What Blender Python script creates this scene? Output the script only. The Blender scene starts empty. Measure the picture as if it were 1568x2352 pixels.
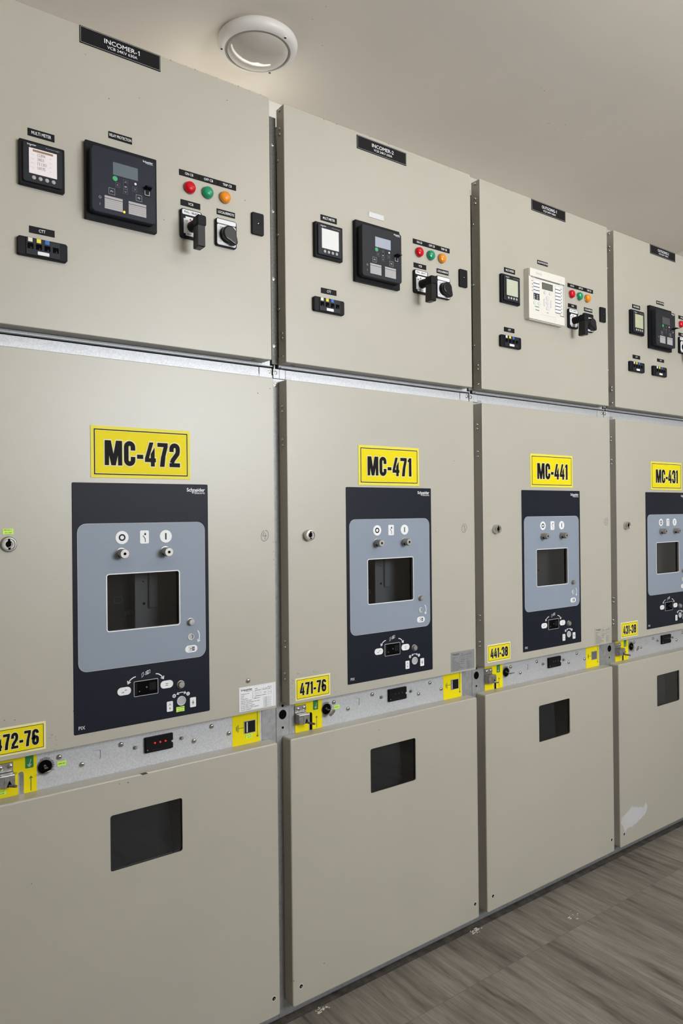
import bpy, bmesh, math, random
from mathutils import Vector, Matrix
random.seed(7)
S = bpy.context.scene
COL = S.collection
ZO = 0.0225            # measured sheet height -> height above the floor
PITCH = 0.75
CEIL = 3.0225
BACK = 0.885
ENDX = 4.28

# ------------------------------------------------------------------ materials
MATS = {}
def mat(name, col, rough=0.5, metal=0.0, spec=0.5, emit=None, estr=0.0, noise=None, bump=None, trans=0.0, coat=0.0, alpha=1.0):
    m = bpy.data.materials.new(name); m.use_nodes = True
    nt = m.node_tree; b = nt.nodes['Principled BSDF']
    b.inputs['Base Color'].default_value = (*col, 1)
    b.inputs['Roughness'].default_value = rough
    b.inputs['Metallic'].default_value = metal
    b.inputs['Specular IOR Level'].default_value = spec
    b.inputs['Coat Weight'].default_value = coat
    b.inputs['Transmission Weight'].default_value = trans
    b.inputs['Alpha'].default_value = alpha
    if emit:
        b.inputs['Emission Color'].default_value = (*emit, 1)
        b.inputs['Emission Strength'].default_value = estr
    tc = nt.nodes.new('ShaderNodeTexCoord')
    if noise:   # (scale, amount, roughness amount)
        n = nt.nodes.new('ShaderNodeTexNoise'); n.inputs['Scale'].default_value = noise[0]; n.inputs['Detail'].default_value = 4
        nt.links.new(tc.outputs['Object'], n.inputs['Vector'])
        r = nt.nodes.new('ShaderNodeMapRange'); r.inputs['From Min'].default_value = .3; r.inputs['From Max'].default_value = .7
        r.inputs['To Min'].default_value = 1 - noise[1]; r.inputs['To Max'].default_value = 1 + noise[1]
        nt.links.new(n.outputs['Fac'], r.inputs['Value'])
        mx = nt.nodes.new('ShaderNodeMix'); mx.data_type = 'RGBA'; mx.blend_type = 'MULTIPLY'; mx.inputs['Factor'].default_value = 1
        mx.inputs['A'].default_value = (*col, 1)
        nt.links.new(r.outputs['Result'], mx.inputs['B']); nt.links.new(mx.outputs['Result'], b.inputs['Base Color'])
    if bump:    # (scale, strength, distance)
        n = nt.nodes.new('ShaderNodeTexNoise'); n.inputs['Scale'].default_value = bump[0]; n.inputs['Detail'].default_value = 3
        nt.links.new(tc.outputs['Object'], n.inputs['Vector'])
        bp = nt.nodes.new('ShaderNodeBump'); bp.inputs['Strength'].default_value = bump[1]; bp.inputs['Distance'].default_value = bump[2]
        nt.links.new(n.outputs['Fac'], bp.inputs['Height']); nt.links.new(bp.outputs['Normal'], b.inputs['Normal'])
    MATS[name] = m
    return m

mat('door_paint', (0.425, 0.40, 0.338), 0.40, spec=.8, noise=(3, .02), bump=(900, .12, .0006))
mat('galvanised', (0.55, 0.555, 0.575), 0.56, metal=0.55, noise=(330, .13), bump=(260, .15, .0006))
mat('post_steel', (0.40, 0.405, 0.41), 0.5, metal=0.7, noise=(90, .12))
mat('joint_steel', (0.22, 0.215, 0.20), 0.5, metal=.5, noise=(200, .2))
mat('steel', (0.62, 0.61, 0.58), 0.22, metal=1.0)
mat('knob_steel', (0.36, 0.345, 0.32), 0.45, metal=.75, noise=(200, .12))
mat('dark_steel', (0.20, 0.19, 0.18), 0.4, metal=0.8)
mat('hasp_steel', (0.42, 0.41, 0.40), 0.35, metal=0.9, noise=(120, .2))
mat('key_bronze', (0.26, 0.225, 0.185), 0.45, metal=0.6)
mat('navy', (0.007, 0.009, 0.018), 0.5, spec=.2)
mat('navy_gloss', (0.012, 0.015, 0.028), 0.42, spec=.25)
mat('relay_grey', (0.013, 0.015, 0.021), 0.45, spec=.25)
mat('blue_grey', (0.248, 0.288, 0.352), 0.5, spec=.3)
mat('white', (0.80, 0.80, 0.82), 0.5)
mat('dull_white', (0.66, 0.66, 0.67), 0.5)
mat('label_grey', (0.42, 0.42, 0.44), 0.5)
mat('ivory', (0.72, 0.69, 0.63), 0.45)
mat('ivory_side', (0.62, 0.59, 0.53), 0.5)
mat('ink', (0.008, 0.007, 0.008), 0.6, spec=.12)
mat('black', (0.006, 0.006, 0.009), 0.45, spec=.17)
mat('black_gloss', (0.005, 0.005, 0.007), 0.28, spec=.4)
mat('label_black', (0.010, 0.009, 0.010), 0.5, spec=.13)
mat('void', (0.003, 0.003, 0.003), 0.9, spec=.05)
mat('plate_grey', (0.25, 0.25, 0.255), 0.45)
mat('interior', (0.012, 0.012, 0.013), 0.8)
mat('interior_mark', (.17, .17, .17), .7)
mat('breaker_plain', (.20, .20, .19), .6)
mat('breaker_grey', (0.46, 0.47, 0.48), 0.6)
mat('interior_mid', (0.07, 0.07, 0.072), 0.7)
mat('interior_plate', (0.115, 0.12, 0.125), 0.6)
mat('yellow', (0.80, 0.66, 0.004), 0.5, spec=.15)
mat('yellow_pale', (0.78, 0.69, 0.075), 0.5, spec=.2)
mat('yellow_cream', (0.78, 0.72, 0.36), 0.5, spec=.2)
mat('green', (0.012, 0.18, 0.03), 0.5)
mat('green_line', (0.04, 0.16, 0.02), 0.5)
mat('button_green', (0.02, 0.40, 0.14), 0.45)
mat('note_green', (0.60, 0.90, 0.12), 0.6)
mat('red_lens', (0.45, 0.001, 0.010), 0.22, spec=.3, coat=.1, emit=(1, .0, .012), estr=.08)
mat('green_lens', (0.002, 0.22, 0.10), 0.2, coat=.25, emit=(.0, .5, .22), estr=.06)
mat('amber_lens', (0.66, 0.20, 0.003), 0.2, coat=.25, emit=(1, .35, .01), estr=.10)
mat('led_amber', (0.9, 0.5, 0.02), 0.4, emit=(1, .55, .03), estr=1.2)
mat('led_red', (0.5, 0.02, 0.02), 0.4, emit=(1, .03, .03), estr=.35)
mat('led_dark', (0.09, 0.04, 0.035), 0.4)
mat('tab_ivory', (0.78, 0.72, 0.60), 0.5)
mat('tab_yellow', (0.80, 0.66, 0.02), 0.5)
mat('tab_blue', (0.015, 0.13, 0.50), 0.5)
mat('red_mark', (0.35, 0.01, 0.02), 0.5)
mat('lcd_lit', (0.72, 0.66, 0.68), 0.35, emit=(1, .93, .95), estr=.08)
mat('lcd_white', (0.70, 0.70, 0.70), 0.3)
mat('lcd_green', (0.50, 0.53, 0.40), 0.3)
mat('lcd_olive', (0.44, 0.45, 0.29), 0.3)
mat('lcd_blue', (0.10, 0.135, 0.16), 0.25)
mat('lcd_pale', (0.30, 0.34, 0.42), 0.25)
mat('lcd_dark', (0.05, 0.052, 0.055), 0.25)
mat('lcd_grey', (0.12, 0.125, 0.11), 0.3)
mat('lcd_ink', (0.22, 0.14, 0.13), 0.5)
mat('brown_bar', (0.30, 0.19, 0.11), 0.5)
mat('strip_grey', (0.42, 0.40, 0.41), 0.5)
mat('key_line', (0.10, 0.105, 0.125), 0.5)
mat('dirt_shade', (0.06, 0.05, 0.045), 0.8)
mat('dirt_soft', (0.33, 0.30, 0.25), 0.7)
mat('primer', (0.52, 0.51, 0.52), 0.7)
mat('lamp_white', (0.78, 0.75, 0.72), 0.4)
mat('lamp_gasket', (0.30, 0.28, 0.26), 0.6)
mat('lamp_glass', (0.52, 0.48, 0.43), 0.10, coat=.6)
mat('flake', (0.72, 0.66, 0.58), 0.7)
mat('subfloor', (0.07, 0.058, 0.048), 0.9, noise=(30, .5))
mat('ceiling_scuff', (.40, .34, .29), .9)
mat('wall_paint', (0.72, 0.69, 0.64), 0.8, noise=(2, .03))
mat('ceiling_paint', (0.80, 0.735, 0.655), 0.9, noise=(1.3, .035), bump=(60, .1, .002))
mat('tube', (1, 1, 1), .5, emit=(1.0, .94, .84), estr=27)
mat('tube_dim', (1, 1, 1), .5, emit=(1.0, .97, .85), estr=3)
mat('tube_body', (0.8, 0.8, 0.8), .5)
mat('skylight', (1, 1, 1), .5, emit=(.90, .955, 1.0), estr=13.5)
mat('frame_white', (0.7, 0.7, 0.7), .5)

def pane_material():
    m = bpy.data.materials.new('tinted_pane'); m.use_nodes = True
    nt = m.node_tree; nt.nodes.clear()
    o = nt.nodes.new('ShaderNodeOutputMaterial'); t = nt.nodes.new('ShaderNodeBsdfTransparent'); g = nt.nodes.new('ShaderNodeBsdfGlossy')
    t.inputs['Color'].default_value = (.40, .41, .42, 1); g.inputs['Roughness'].default_value = .03
    f = nt.nodes.new('ShaderNodeFresnel'); f.inputs['IOR'].default_value = 1.65
    mx = nt.nodes.new('ShaderNodeMixShader')
    nt.links.new(f.outputs['Fac'], mx.inputs['Fac']); nt.links.new(t.outputs['BSDF'], mx.inputs[1]); nt.links.new(g.outputs['BSDF'], mx.inputs[2])
    nt.links.new(mx.outputs['Shader'], o.inputs['Surface'])
    MATS['pane'] = m
pane_material()

def floor_material():
    m = bpy.data.materials.new('wood_tile'); m.use_nodes = True
    nt = m.node_tree; N = nt.nodes; L = nt.links; b = N['Principled BSDF']
    def nd(t, **k):
        n = N.new(t)
        for a, v in k.items(): setattr(n, a, v)
        return n
    def math_(op, a, bb=None, c=None):
        n = nd('ShaderNodeMath', operation=op)
        for i, v in enumerate((a, bb, c)):
            if v is None: continue
            if isinstance(v, (int, float)): n.inputs[i].default_value = v
            else: L.new(v, n.inputs[i])
        return n.outputs[0]
    tc = nd('ShaderNodeTexCoord'); sp = nd('ShaderNodeSeparateXYZ'); L.new(tc.outputs['Object'], sp.inputs[0])
    X, Y = sp.outputs['X'], sp.outputs['Y']
    px = math_('DIVIDE', math_('SUBTRACT', X, 1.003), .1555); py = math_('DIVIDE', math_('ADD', Y, .178), .80)
    ix = math_('FLOOR', px); iy = math_('FLOOR', py); fx = math_('FRACT', px); fy = math_('FRACT', py)
    cb = nd('ShaderNodeCombineXYZ'); L.new(ix, cb.inputs[0]); L.new(iy, cb.inputs[1])
    wn = nd('ShaderNodeTexWhiteNoise', noise_dimensions='2D'); L.new(cb.outputs[0], wn.inputs['Vector'])
    rnd = wn.outputs['Value']
    # stretched grain, each tile shifted by its own random amount
    gx = math_('ADD', math_('MULTIPLY', X, 1.0), math_('MULTIPLY', rnd, 9.0)); gy = math_('MULTIPLY', math_('ADD', Y, math_('MULTIPLY', rnd, 3.7)), .085)
    v = nd('ShaderNodeCombineXYZ'); L.new(gx, v.inputs[0]); L.new(gy, v.inputs[1])
    n1 = nd('ShaderNodeTexNoise'); n1.inputs['Scale'].default_value = 26; n1.inputs['Detail'].default_value = 5; n1.inputs['Roughness'].default_value = .6; n1.inputs['Distortion'].default_value = .5
    L.new(v.outputs[0], n1.inputs['Vector'])
    n2 = nd('ShaderNodeTexNoise'); n2.inputs['Scale'].default_value = 150; n2.inputs['Detail'].default_value = 3
    L.new(v.outputs[0], n2.inputs['Vector'])
    cr = nd('ShaderNodeValToRGB'); e = cr.color_ramp.elements
    e[0].position = .30; e[0].color = (.072, .062, .051, 1); e[1].position = .70; e[1].color = (.235, .21, .18, 1)
    k = e.new(.44); k.color = (.158, .139, .117, 1)
    k = e.new(.55); k.color = (.198, .176, .15, 1)
    L.new(n1.outputs['Fac'], cr.inputs[0])
    fine = nd('ShaderNodeMapRange'); fine.inputs['From Min'].default_value = .3; fine.inputs['From Max'].default_value = .7; fine.inputs['To Min'].default_value = .80; fine.inputs['To Max'].default_value = 1.18
    L.new(n2.outputs['Fac'], fine.inputs['Value'])
    tint = math_('MULTIPLY', fine.outputs['Result'], math_('ADD', math_('MULTIPLY', rnd, .22), .89))
    mx = nd('ShaderNodeMix', data_type='RGBA', blend_type='MULTIPLY'); mx.inputs['Factor'].default_value = 1
    L.new(cr.outputs[0], mx.inputs['A']); L.new(tint, mx.inputs['B'])
    # joints
    jx = math_('LESS_THAN', math_('MULTIPLY', math_('PINGPONG', fx, .5), .1555), .0009)
    jy = math_('LESS_THAN', math_('MULTIPLY', math_('PINGPONG', fy, .5), .80), .0011)
    j = math_('MAXIMUM', jx, jy)
    m2 = nd('ShaderNodeMix', data_type='RGBA'); m2.inputs['B'].default_value = (.12, .105, .09, 1)
    L.new(math_('MULTIPLY', j, .75), m2.inputs['Factor']); L.new(mx.outputs['Result'], m2.inputs['A'])
    L.new(m2.outputs['Result'], b.inputs['Base Color'])
    b.inputs['Roughness'].default_value = .5
    bp = nd('ShaderNodeBump'); bp.inputs['Strength'].default_value = .15; bp.inputs['Distance'].default_value = .002
    L.new(n1.outputs['Fac'], bp.inputs['Height']); L.new(bp.outputs['Normal'], b.inputs['Normal'])
    MATS['wood_tile'] = m
floor_material()

# ------------------------------------------------------------------ text cache (Blender's own font)
_TX = {}
def text_geo(s, bold=0.0):
    k = (s, bold)
    if k not in _TX:
        c = bpy.data.curves.new('t', 'FONT'); c.body = s; c.size = 1; c.offset = bold; c.resolution_u = 3
        o = bpy.data.objects.new('t', c); COL.objects.link(o)
        dg = bpy.context.evaluated_depsgraph_get(); me = bpy.data.meshes.new_from_object(o.evaluated_get(dg))
        vs = [(v.co.x, v.co.y) for v in me.vertices]; fs = [tuple(p.vertices) for p in me.polygons]
        bpy.data.objects.remove(o); bpy.data.curves.remove(c); bpy.data.meshes.remove(me)
        x0 = min(v[0] for v in vs); x1 = max(v[0] for v in vs); y0 = min(v[1] for v in vs); y1 = max(v[1] for v in vs)
        _TX[k] = ([((x - x0) / (x1 - x0), (y - y0) / max(1e-6, y1 - y0)) for x, y in vs], fs)
    return _TX[k]

# condensed heavy sign lettering, unit height
def arc(cx, cy, rx, ry, a0, a1, n=9):
    return [(cx + rx * math.cos(math.radians(a0 + (a1 - a0) * i / n)), cy + ry * math.sin(math.radians(a0 + (a1 - a0) * i / n))) for i in range(n + 1)]
T_ = .19
def glyph(ch):
    """width, list of ('p', polygon) / ('s', polyline) in unit height"""
    w = .47; l, r = T_ / 2, w - T_ / 2; cx = w / 2; rx = (r - l) / 2; ry = .15; tp = 1 - T_ / 2 - ry + .01; bt = T_ / 2 + ry - .01
    if ch == 'M':
        W = .71
        return W, [('p', [(0, 0), (.17, 0), (.19, 1), (0, 1)]), ('p', [(W - .17, 0), (W, 0), (W, 1), (W - .19, 1)]),
                   ('p', [(.05, 1), (.25, 1), (W / 2 + .09, 0), (W / 2 - .09, 0)]), ('p', [(W - .25, 1), (W - .05, 1), (W / 2 + .09, 0), (W / 2 - .09, 0)])]
    if ch == 'C':
        return w, [('s', [(r, .63)] + arc(cx, tp, rx, ry, 0, 180) + arc(cx, bt, rx, ry, 180, 360) + [(r, .37)])]
    if ch == '-': return .26, [('p', [(0, .30), (.26, .30), (.26, .47), (0, .47)])]
    if ch == '4':
        return w, [('p', [(.20, 1), (.37, 1), (.17, .33), (0, .33)]), ('p', [(0, .18), (w, .18), (w, .345), (0, .345)]), ('p', [(.25, 0), (.42, 0), (.42, .80), (.25, .52)])]
    if ch == '7':
        return .45, [('p', [(0, .83), (.45, .83), (.45, 1), (0, 1)]), ('p', [(.27, .84), (.45, .84), (.35, .45), (.16, .42)]), ('p', [(.155, .43), (.352, .46), (.30, 0), (.10, 0)])]
    if ch == '1': return .25, [('p', [(.07, 0), (.25, 0), (.25, 1), (.07, 1)]), ('p', [(0, .77), (.09, .80), (.16, 1), (.09, 1), (0, .88)])]
    if ch == '2':
        return w, [('s', [(l, .64)] + arc(cx, tp, rx, ry, 180, 0) + [(r, .66), (r - .02, .56), (l + .06, .30), (l + .01, .17)]), ('p', [(0, 0), (w, 0), (w, .17), (0, .17)])]
    if ch == '3':
        return w, [('s', [(l, .66)] + arc(cx, tp, rx, ry, 180, 0) + [(r, .64), (cx + .05, .525)]), ('s', [(cx + .02, .525), (r, .44)] + arc(cx, bt, rx, ry, 0, -180) + [(l, .34)])]
    if ch == '6':
        return w, [('s', [(r, .735)] + arc(cx, tp, rx, ry, 0, 180) + arc(cx, bt, rx, ry, 180, 360) + arc(cx, .39, rx, .12, 0, 180, 7))]
    if ch == '8':
        return w, [('s', arc(cx, tp, rx, ry, 0, 180) + arc(cx, .64, rx, .12, 180, 360, 6) + [(r, tp)]), ('s', arc(cx, .41, rx, .12, 0, 180, 6) + arc(cx, bt, rx, ry, 180, 360) + [(r, .41)])]
def offset_poly(p, e):
    n = len(p); out = []
    A = sum(p[i][0] * p[(i + 1) % n][1] - p[(i + 1) % n][0] * p[i][1] for i in range(n))
    sg = 1 if A > 0 else -1
    for i in range(n):
        a, b, c = Vector(p[i - 1]), Vector(p[i]), Vector(p[(i + 1) % n])
        d1 = (b - a).normalized(); d2 = (c - b).normalized()
        n1 = Vector((d1.y, -d1.x)) * sg; n2 = Vector((d2.y, -d2.x)) * sg
        m = n1 + n2
        k = max(.35, (1 + n1.dot(n2)))
        q = b + m / k * e; out.append((q.x, q.y))
    return out
def rr(u0, u1, v0, v1, r, n=4):
    r = max(r, 1e-5); out = []
    for cx, cy, a in ((u1 - r, v1 - r, 0), (u0 + r, v1 - r, 90), (u0 + r, v0 + r, 180), (u1 - r, v0 + r, 270)):
        for i in range(n + 1):
            t = math.radians(a + 90 * i / n); out.append((cx + r * math.cos(t), cy + r * math.sin(t)))
    return out
def circ(u, v, r, n=24, ry=None):
    return [(u + r * math.cos(2 * math.pi * i / n), v + (ry or r) * math.sin(2 * math.pi * i / n)) for i in range(n)]

# ------------------------------------------------------------------ mesh builder (u along the row, d depth with the viewer at minus, v up)
class MB:
    def __init__(s, zo=ZO): s.v = []; s.f = []; s.m = []; s.sm = []; s.mats = []; s.zo = zo
    def mi(s, name):
        if name not in s.mats: s.mats.append(name)
        return s.mats.index(name)
    def add(s, pts, faces, m, smooth=False):
        o = len(s.v); k = s.mi(m)
        s.v += [(p[0], p[1], p[2] + s.zo) for p in pts]
        for f in faces: s.f.append(tuple(o + i for i in f)); s.m.append(k); s.sm.append(smooth)
        return s
    def poly(s, out, d, m): return s.add([(u, d, v) for u, v in out], [tuple(range(len(out)))], m)
    def rings(s, rings, m, smooth=False, cap0=True, cap1=True, closed=True):
        n = len(rings[0]); pts = [p for r in rings for p in r]; fs = []
        for k in range(len(rings) - 1):
            for i in range(n if closed else n - 1):
                j = (i + 1) % n; fs.append((k * n + i, k * n + j, (k + 1) * n + j, (k + 1) * n + i))
        s.add(pts, fs, m, smooth)
        if cap0: s.add(rings[0], [tuple(range(n))], m)
        if cap1: s.add(rings[-1], [tuple(range(n))], m)
        return s
    def prism(s, out, d0, d1, m, bev=0.0, seg=2, back=True, hole=None, holed=None):
        """solid from depth d1 (back) to d0 (front) with a rounded front edge"""
        R = [[(u, d1, v) for u, v in out]]
        if bev > 0:
            for i in range(seg + 1):
                a = math.pi / 2 * i / seg; q = offset_poly(out, -bev * (1 - math.cos(a)))
                R.append([(u, d0 + bev * (1 - math.sin(a)), v) for u, v in q])
        else: R.append([(u, d0, v) for u, v in out])
        s.rings(R, m, cap0=back, cap1=hole is None)
        if hole is not None:
            s.rings([R[-1], [(u, d0, v) for u, v in hole]], m, cap0=False, cap1=False)
            s.rings([[(u, d0, v) for u, v in hole], [(u, holed if holed is not None else d1, v) for u, v in hole]], m, cap0=False, cap1=False)
        return s
    def box(s, u0, u1, d0, d1, v0, v1, m, bev=0.0, seg=2): return s.prism([(u1, v1), (u0, v1), (u0, v0), (u1, v0)], d0, d1, m, bev, seg)
    def lathe(s, u, v, prof, m, n=24, smooth=True, axis='d', d=0.0):
        """prof: (radius, depth); axis 'd' faces the viewer, 'x' faces -X (u is the plane, d the centre)"""
        R = []
        for r, t in prof:
            r = max(r, 1e-5)
            if axis == 'd': R.append([(u + r * math.cos(2 * math.pi * i / n), t, v + r * math.sin(2 * math.pi * i / n)) for i in range(n)])
            elif axis == 'x': R.append([(u + t, d + r * math.cos(2 * math.pi * i / n), v + r * math.sin(2 * math.pi * i / n)) for i in range(n)])
            else: R.append([(u + r * math.cos(2 * math.pi * i / n), d + r * math.sin(2 * math.pi * i / n), v + t) for i in range(n)])
        return s.rings(R, m, smooth)
    def stroke(s, pl, w, d, m, ext=0.0, closed=False):
        P = [Vector(p) for p in pl]
        if closed: P.append(P[0])
        if ext: P[0] = P[0] - (P[1] - P[0]).normalized() * ext; P[-1] = P[-1] + (P[-1] - P[-2]).normalized() * ext
        L = []; R = []; n = len(P)
        for i in range(n):
            if closed and i in (0, n - 1): a = (P[1] - P[0]).normalized(); b = (P[-1] - P[-2]).normalized()
            else: a = (P[min(i + 1, n - 1)] - P[i]).normalized() if i < n - 1 else (P[i] - P[i - 1]).normalized(); b = (P[i] - P[i - 1]).normalized() if i > 0 else a
            n1 = Vector((-a.y, a.x)); n2 = Vector((-b.y, b.x)); q = (n1 + n2) / max(.5, 1 + n1.dot(n2)) * w / 2
            L.append(P[i] + q); R.append(P[i] - q)
        pts = [(p.x, d, p.y) for p in L] + [(p.x, d, p.y) for p in R]
        return s.add(pts, [(i, i + 1, n + i + 1, n + i) for i in range(n - 1)], m)
    def arrow(s, pl, w, d, m, head, both=False):
        s.stroke(pl, w, d, m)
        for q in ([pl] + ([pl[::-1]] if both else [])):
            t = Vector(q[-1]); dr = (t - Vector(q[-2])).normalized(); nn = Vector((-dr.y, dr.x)); t = t + dr * w * .5
            s.stroke([tuple(t - dr * head + nn * head * .75), tuple(t), tuple(t - dr * head - nn * head * .75)], w, d, m)
        return s
    def text(s, st, u0, u1, v0, v1, d, m, bold=0.0):
        vs, fs = text_geo(st, bold)
        return s.add([(u0 + x * (u1 - u0), d, v0 + y * (v1 - v0)) for x, y in vs], fs, m)
    def sign_text(s, st, u0, u1, v0, v1, d, m, halo=None):
        gl = [glyph(c) for c in st]; gap = .075; tot = sum(g[0] for g in gl) + gap * (len(gl) - 1)
        for e, mm, dd in (([(.045, halo, d + .0003)] if halo else []) + [(0, m, d)]):
            x = 0; q_ = 0
            for w, parts in gl:
                for kind, p in parts:
                    q_ += 1; dk = dd - .00002 * (q_ % 5)
                    mp = lambda q: [(u0 + (x + a) / tot * (u1 - u0), v0 + b * (v1 - v0)) for a, b in q]
                    if kind == 'p': s.poly(mp(offset_poly(p, e) if e else p), dk, mm)
                    else:
                        # widen in glyph space, then map
                        t = MB(0); t.stroke(p, T_ + 2 * e, 0, mm, ext=e)
                        s.add([(u0 + (x + a) / tot * (u1 - u0), dk, v0 + b * (v1 - v0)) for a, _, b in t.v], t.f, mm)
                x += w + gap
        return s
    def build(s, name, parent=None, label=None, kind=None):
        me = bpy.data.meshes.new(name); me.from_pydata(s.v, [], s.f)
        for k in s.mats: me.materials.append(MATS[k])
        for p, k, sm in zip(me.polygons, s.m, s.sm): p.material_index = k; p.use_smooth = sm
        bm = bmesh.new(); bm.from_mesh(me); bmesh.ops.remove_doubles(bm, verts=bm.verts, dist=1e-6)
        bmesh.ops.recalc_face_normals(bm, faces=bm.faces)
        for e in bm.edges:
            if len(e.link_faces) == 2 and e.calc_face_angle(0) > .75: e.smooth = False
        bm.to_mesh(me); bm.free(); me.update()
        o = bpy.data.objects.new(name, me); COL.objects.link(o)
        if parent: o.parent = parent
        if label: o['label'] = label
        if kind: o['kind'] = kind
        return o

def inst(o, name, parent, loc):
    c = bpy.data.objects.new(name, o.data); COL.objects.link(c); c.parent = parent; c.location = loc
    return c
def thing(name, label, cat, loc=(0, 0, 0), group=None):
    o = bpy.data.objects.new(name, None); COL.objects.link(o); o.location = loc; o.empty_display_size = .1
    o['label'] = label; o['category'] = cat
    if group: o['group'] = group
    return o

# shared small hardware meshes (at the origin)
_HW = {}
def hw(key):
    if key in _HW: return _HW[key]
    b = MB(0)
    if key == 'rivet':       # dome on a face that looks to -X
        b.lathe(0, 0, [(.0050, 0), (.0050, -.0008), (.0046, -.0022), (.0035, -.0035), (.0018, -.0042), (.0002, -.0044)], 'steel', 16, axis='x')
    elif key == 'screw':     # button head screw with a hex socket
        b.lathe(0, 0, [(.0062, 0), (.0062, -.0010), (.0055, -.0028), (.0040, -.0040), (.0027, -.0043)], 'steel', 18)
        b.poly(circ(0, 0, .0026, 6), -.00435, 'dark_steel')
    elif key == 'pin':       # plain rivet stud
        b.lathe(0, 0, [(.0058, 0), (.0058, -.0006), (.0036, -.0010), (.0036, -.0060), (.0030, -.0068), (.0002, -.0070)], 'knob_steel', 16)
    elif key == 'bolt':      # frame bolt with washer
        b.lathe(0, 0, [(.0060, 0), (.0060, -.0010), (.0048, -.0012), (.0046, -.0026), (.0036, -.0032), (.0022, -.0032)], 'steel', 16)
        b.poly(circ(0, 0, .0022, 6), -.0033, 'dark_steel')
    elif key == 'hole':      # drilled hole with a bare metal rim and a recessed screw
        b.lathe(0, 0, [(.0068, -.0001), (.0068, -.0006), (.0054, -.0006), (.0054, -.0002)], 'dull_white', 18)
        b.poly(circ(0, 0, .0054, 18), -.00025, 'void'); b.poly(circ(.0012, -.0015, .0030, 12), -.0005, 'dark_steel')
    me = b.build('hardware_' + key).data
    o = bpy.data.objects[[x.name for x in COL.objects if x.data == me][0]]; bpy.data.objects.remove(o)
    _HW[key] = me
    return me
def put(key, name, parent, u, d, v, rot=0.0):
    c = bpy.data.objects.new(name, hw(key)); COL.objects.link(c); c.parent = parent; c.location = (u, d, v + ZO); c.rotation_euler = (0, rot, 0)
    return c

def adj(u, v, dd):           # slide a point measured on one depth plane to another along the sight line of the first cabinet
    return u - (u + .2715) / 1.6286 * dd, v - (v - 1.3268) / 1.6286 * dd

def brand(b, u0, u1, v, h, d, m, green=None):
    """two-line maker's mark: bold name with a small second line and the looped tail"""
    b.text('Schneider', u0, u1, v, v + h, d, m, .02)
    w = u1 - u0
    b.text('Electric', u0 + w * .43, u1, v - h * .62, v - h * .05, d, green or m, .004)
    b.stroke(circ(u0 + w * .33, v - h * .22, h * .22, 10), h * .13, d, green or m, closed=True)
    return b

CAB = [
 dict(code='MC-472', small='472-76', plate=('INCOMER-1', 'VCB 24KV 630A'), pl=(.2164, .4040, 2.3793, 2.4175), num='4', pdx=.0000,
      sign=(.2318, .4705, 1.4133, 1.5306), ss=(.0165, .1316, .8298, .8895), mm=.1060, rl=(.2787, .3333, 2.1857, 2.2008), ll=(.4487, .6029, 2.1476, 2.1618), lk=(.0610, 1.2703),
      rating='white', lcd='lcd_lit', rlcd='lcd_blue', desc='nearest one, with MC-472 sign'),
 dict(code='MC-471', small='471-76', plate=('INCOMER-2', 'VCB 24KV 630A'), pl=(.2413, .4279, 2.3700, 2.4085), num='3', pdx=-.001,
      sign=(.2347, .4667, 1.4084, 1.5228), ss=(.0147, .1290, .8284, .8885), mm=.1125, rl=(.2815, .3381, 2.1832, 2.1985), ll=(.4513, .6064, 2.1432, 2.1577), lk=(.0608, 1.2700),
      rating='plate_grey', lcd='lcd_white', rlcd='lcd_pale', desc='second from left, with MC-471 sign'),
 dict(code='MC-441', small='441-38', plate=('OUTGOING-1', 'VCB 24KV 630A'), pl=(.2568, .4456, 2.3780, 2.4165), num='2', pdx=-.003,
      sign=(.2353, .4717, 1.4131, 1.5290), ss=(.0095, .1225, .8330, .8915), mm=.1113, rl=(.2852, .3420, 2.1955, 2.2096), ll=(.4543, .6087, 2.1453, 2.1594), lk=(.0550, 1.2710),
      rating='door_paint', lcd='lcd_green', rlcd=None, desc='third from left, with MC-441 sign, ivory relay'),
 dict(code='MC-431', small='431-38', plate=('OUTGOING-2', 'VCB 24KV 1200A'), pl=(.2524, .4440, 2.3797, 2.4180), num='', pdx=.0075,
      sign=(.2390, .4755, 1.4125, 1.5280), ss=(.0160, .1330, .8305, .8905), mm=.1188, rl=(.2950, .3512, 2.1797, 2.1937), ll=(.4652, .6200, 2.1447, 2.1590), lk=(.0556, 1.2701),
      rating='door_paint', lcd='lcd_olive', rlcd='lcd_dark', desc='farthest right, with MC-431 sign'),
]
roots = []

def specks(b, d, lst, m='dirt_shade', r=.0012):
    for u, v in lst:
        a = random.uniform(.5, 1.4)
        b.poly([(u + r * a * math.cos(t) * random.uniform(.5, 1.5), v + r * math.sin(t) * random.uniform(.5, 1.5)) for t in (0, 1.05, 2.1, 3.14, 4.2, 5.2)], d, m)

def label_plate(root, txt, u0, u1, v0, v1, m='label_black', tm='white', tw=None, border=False, label=None, name='label_plate', bold=.012):
    b = MB(); b.box(u0, u1, -.0016, 0, v0, v1, m, .0003, 1)
    h = v1 - v0; w = u1 - u0
    if txt:
        tw = tw or .7
        b.text(txt, u0 + w * (1 - tw) / 2, u0 + w * (1 + tw) / 2, v0 + h * .27, v0 + h * .71, -.0019, tm, bold)
    return b.build(name, root, label)

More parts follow.
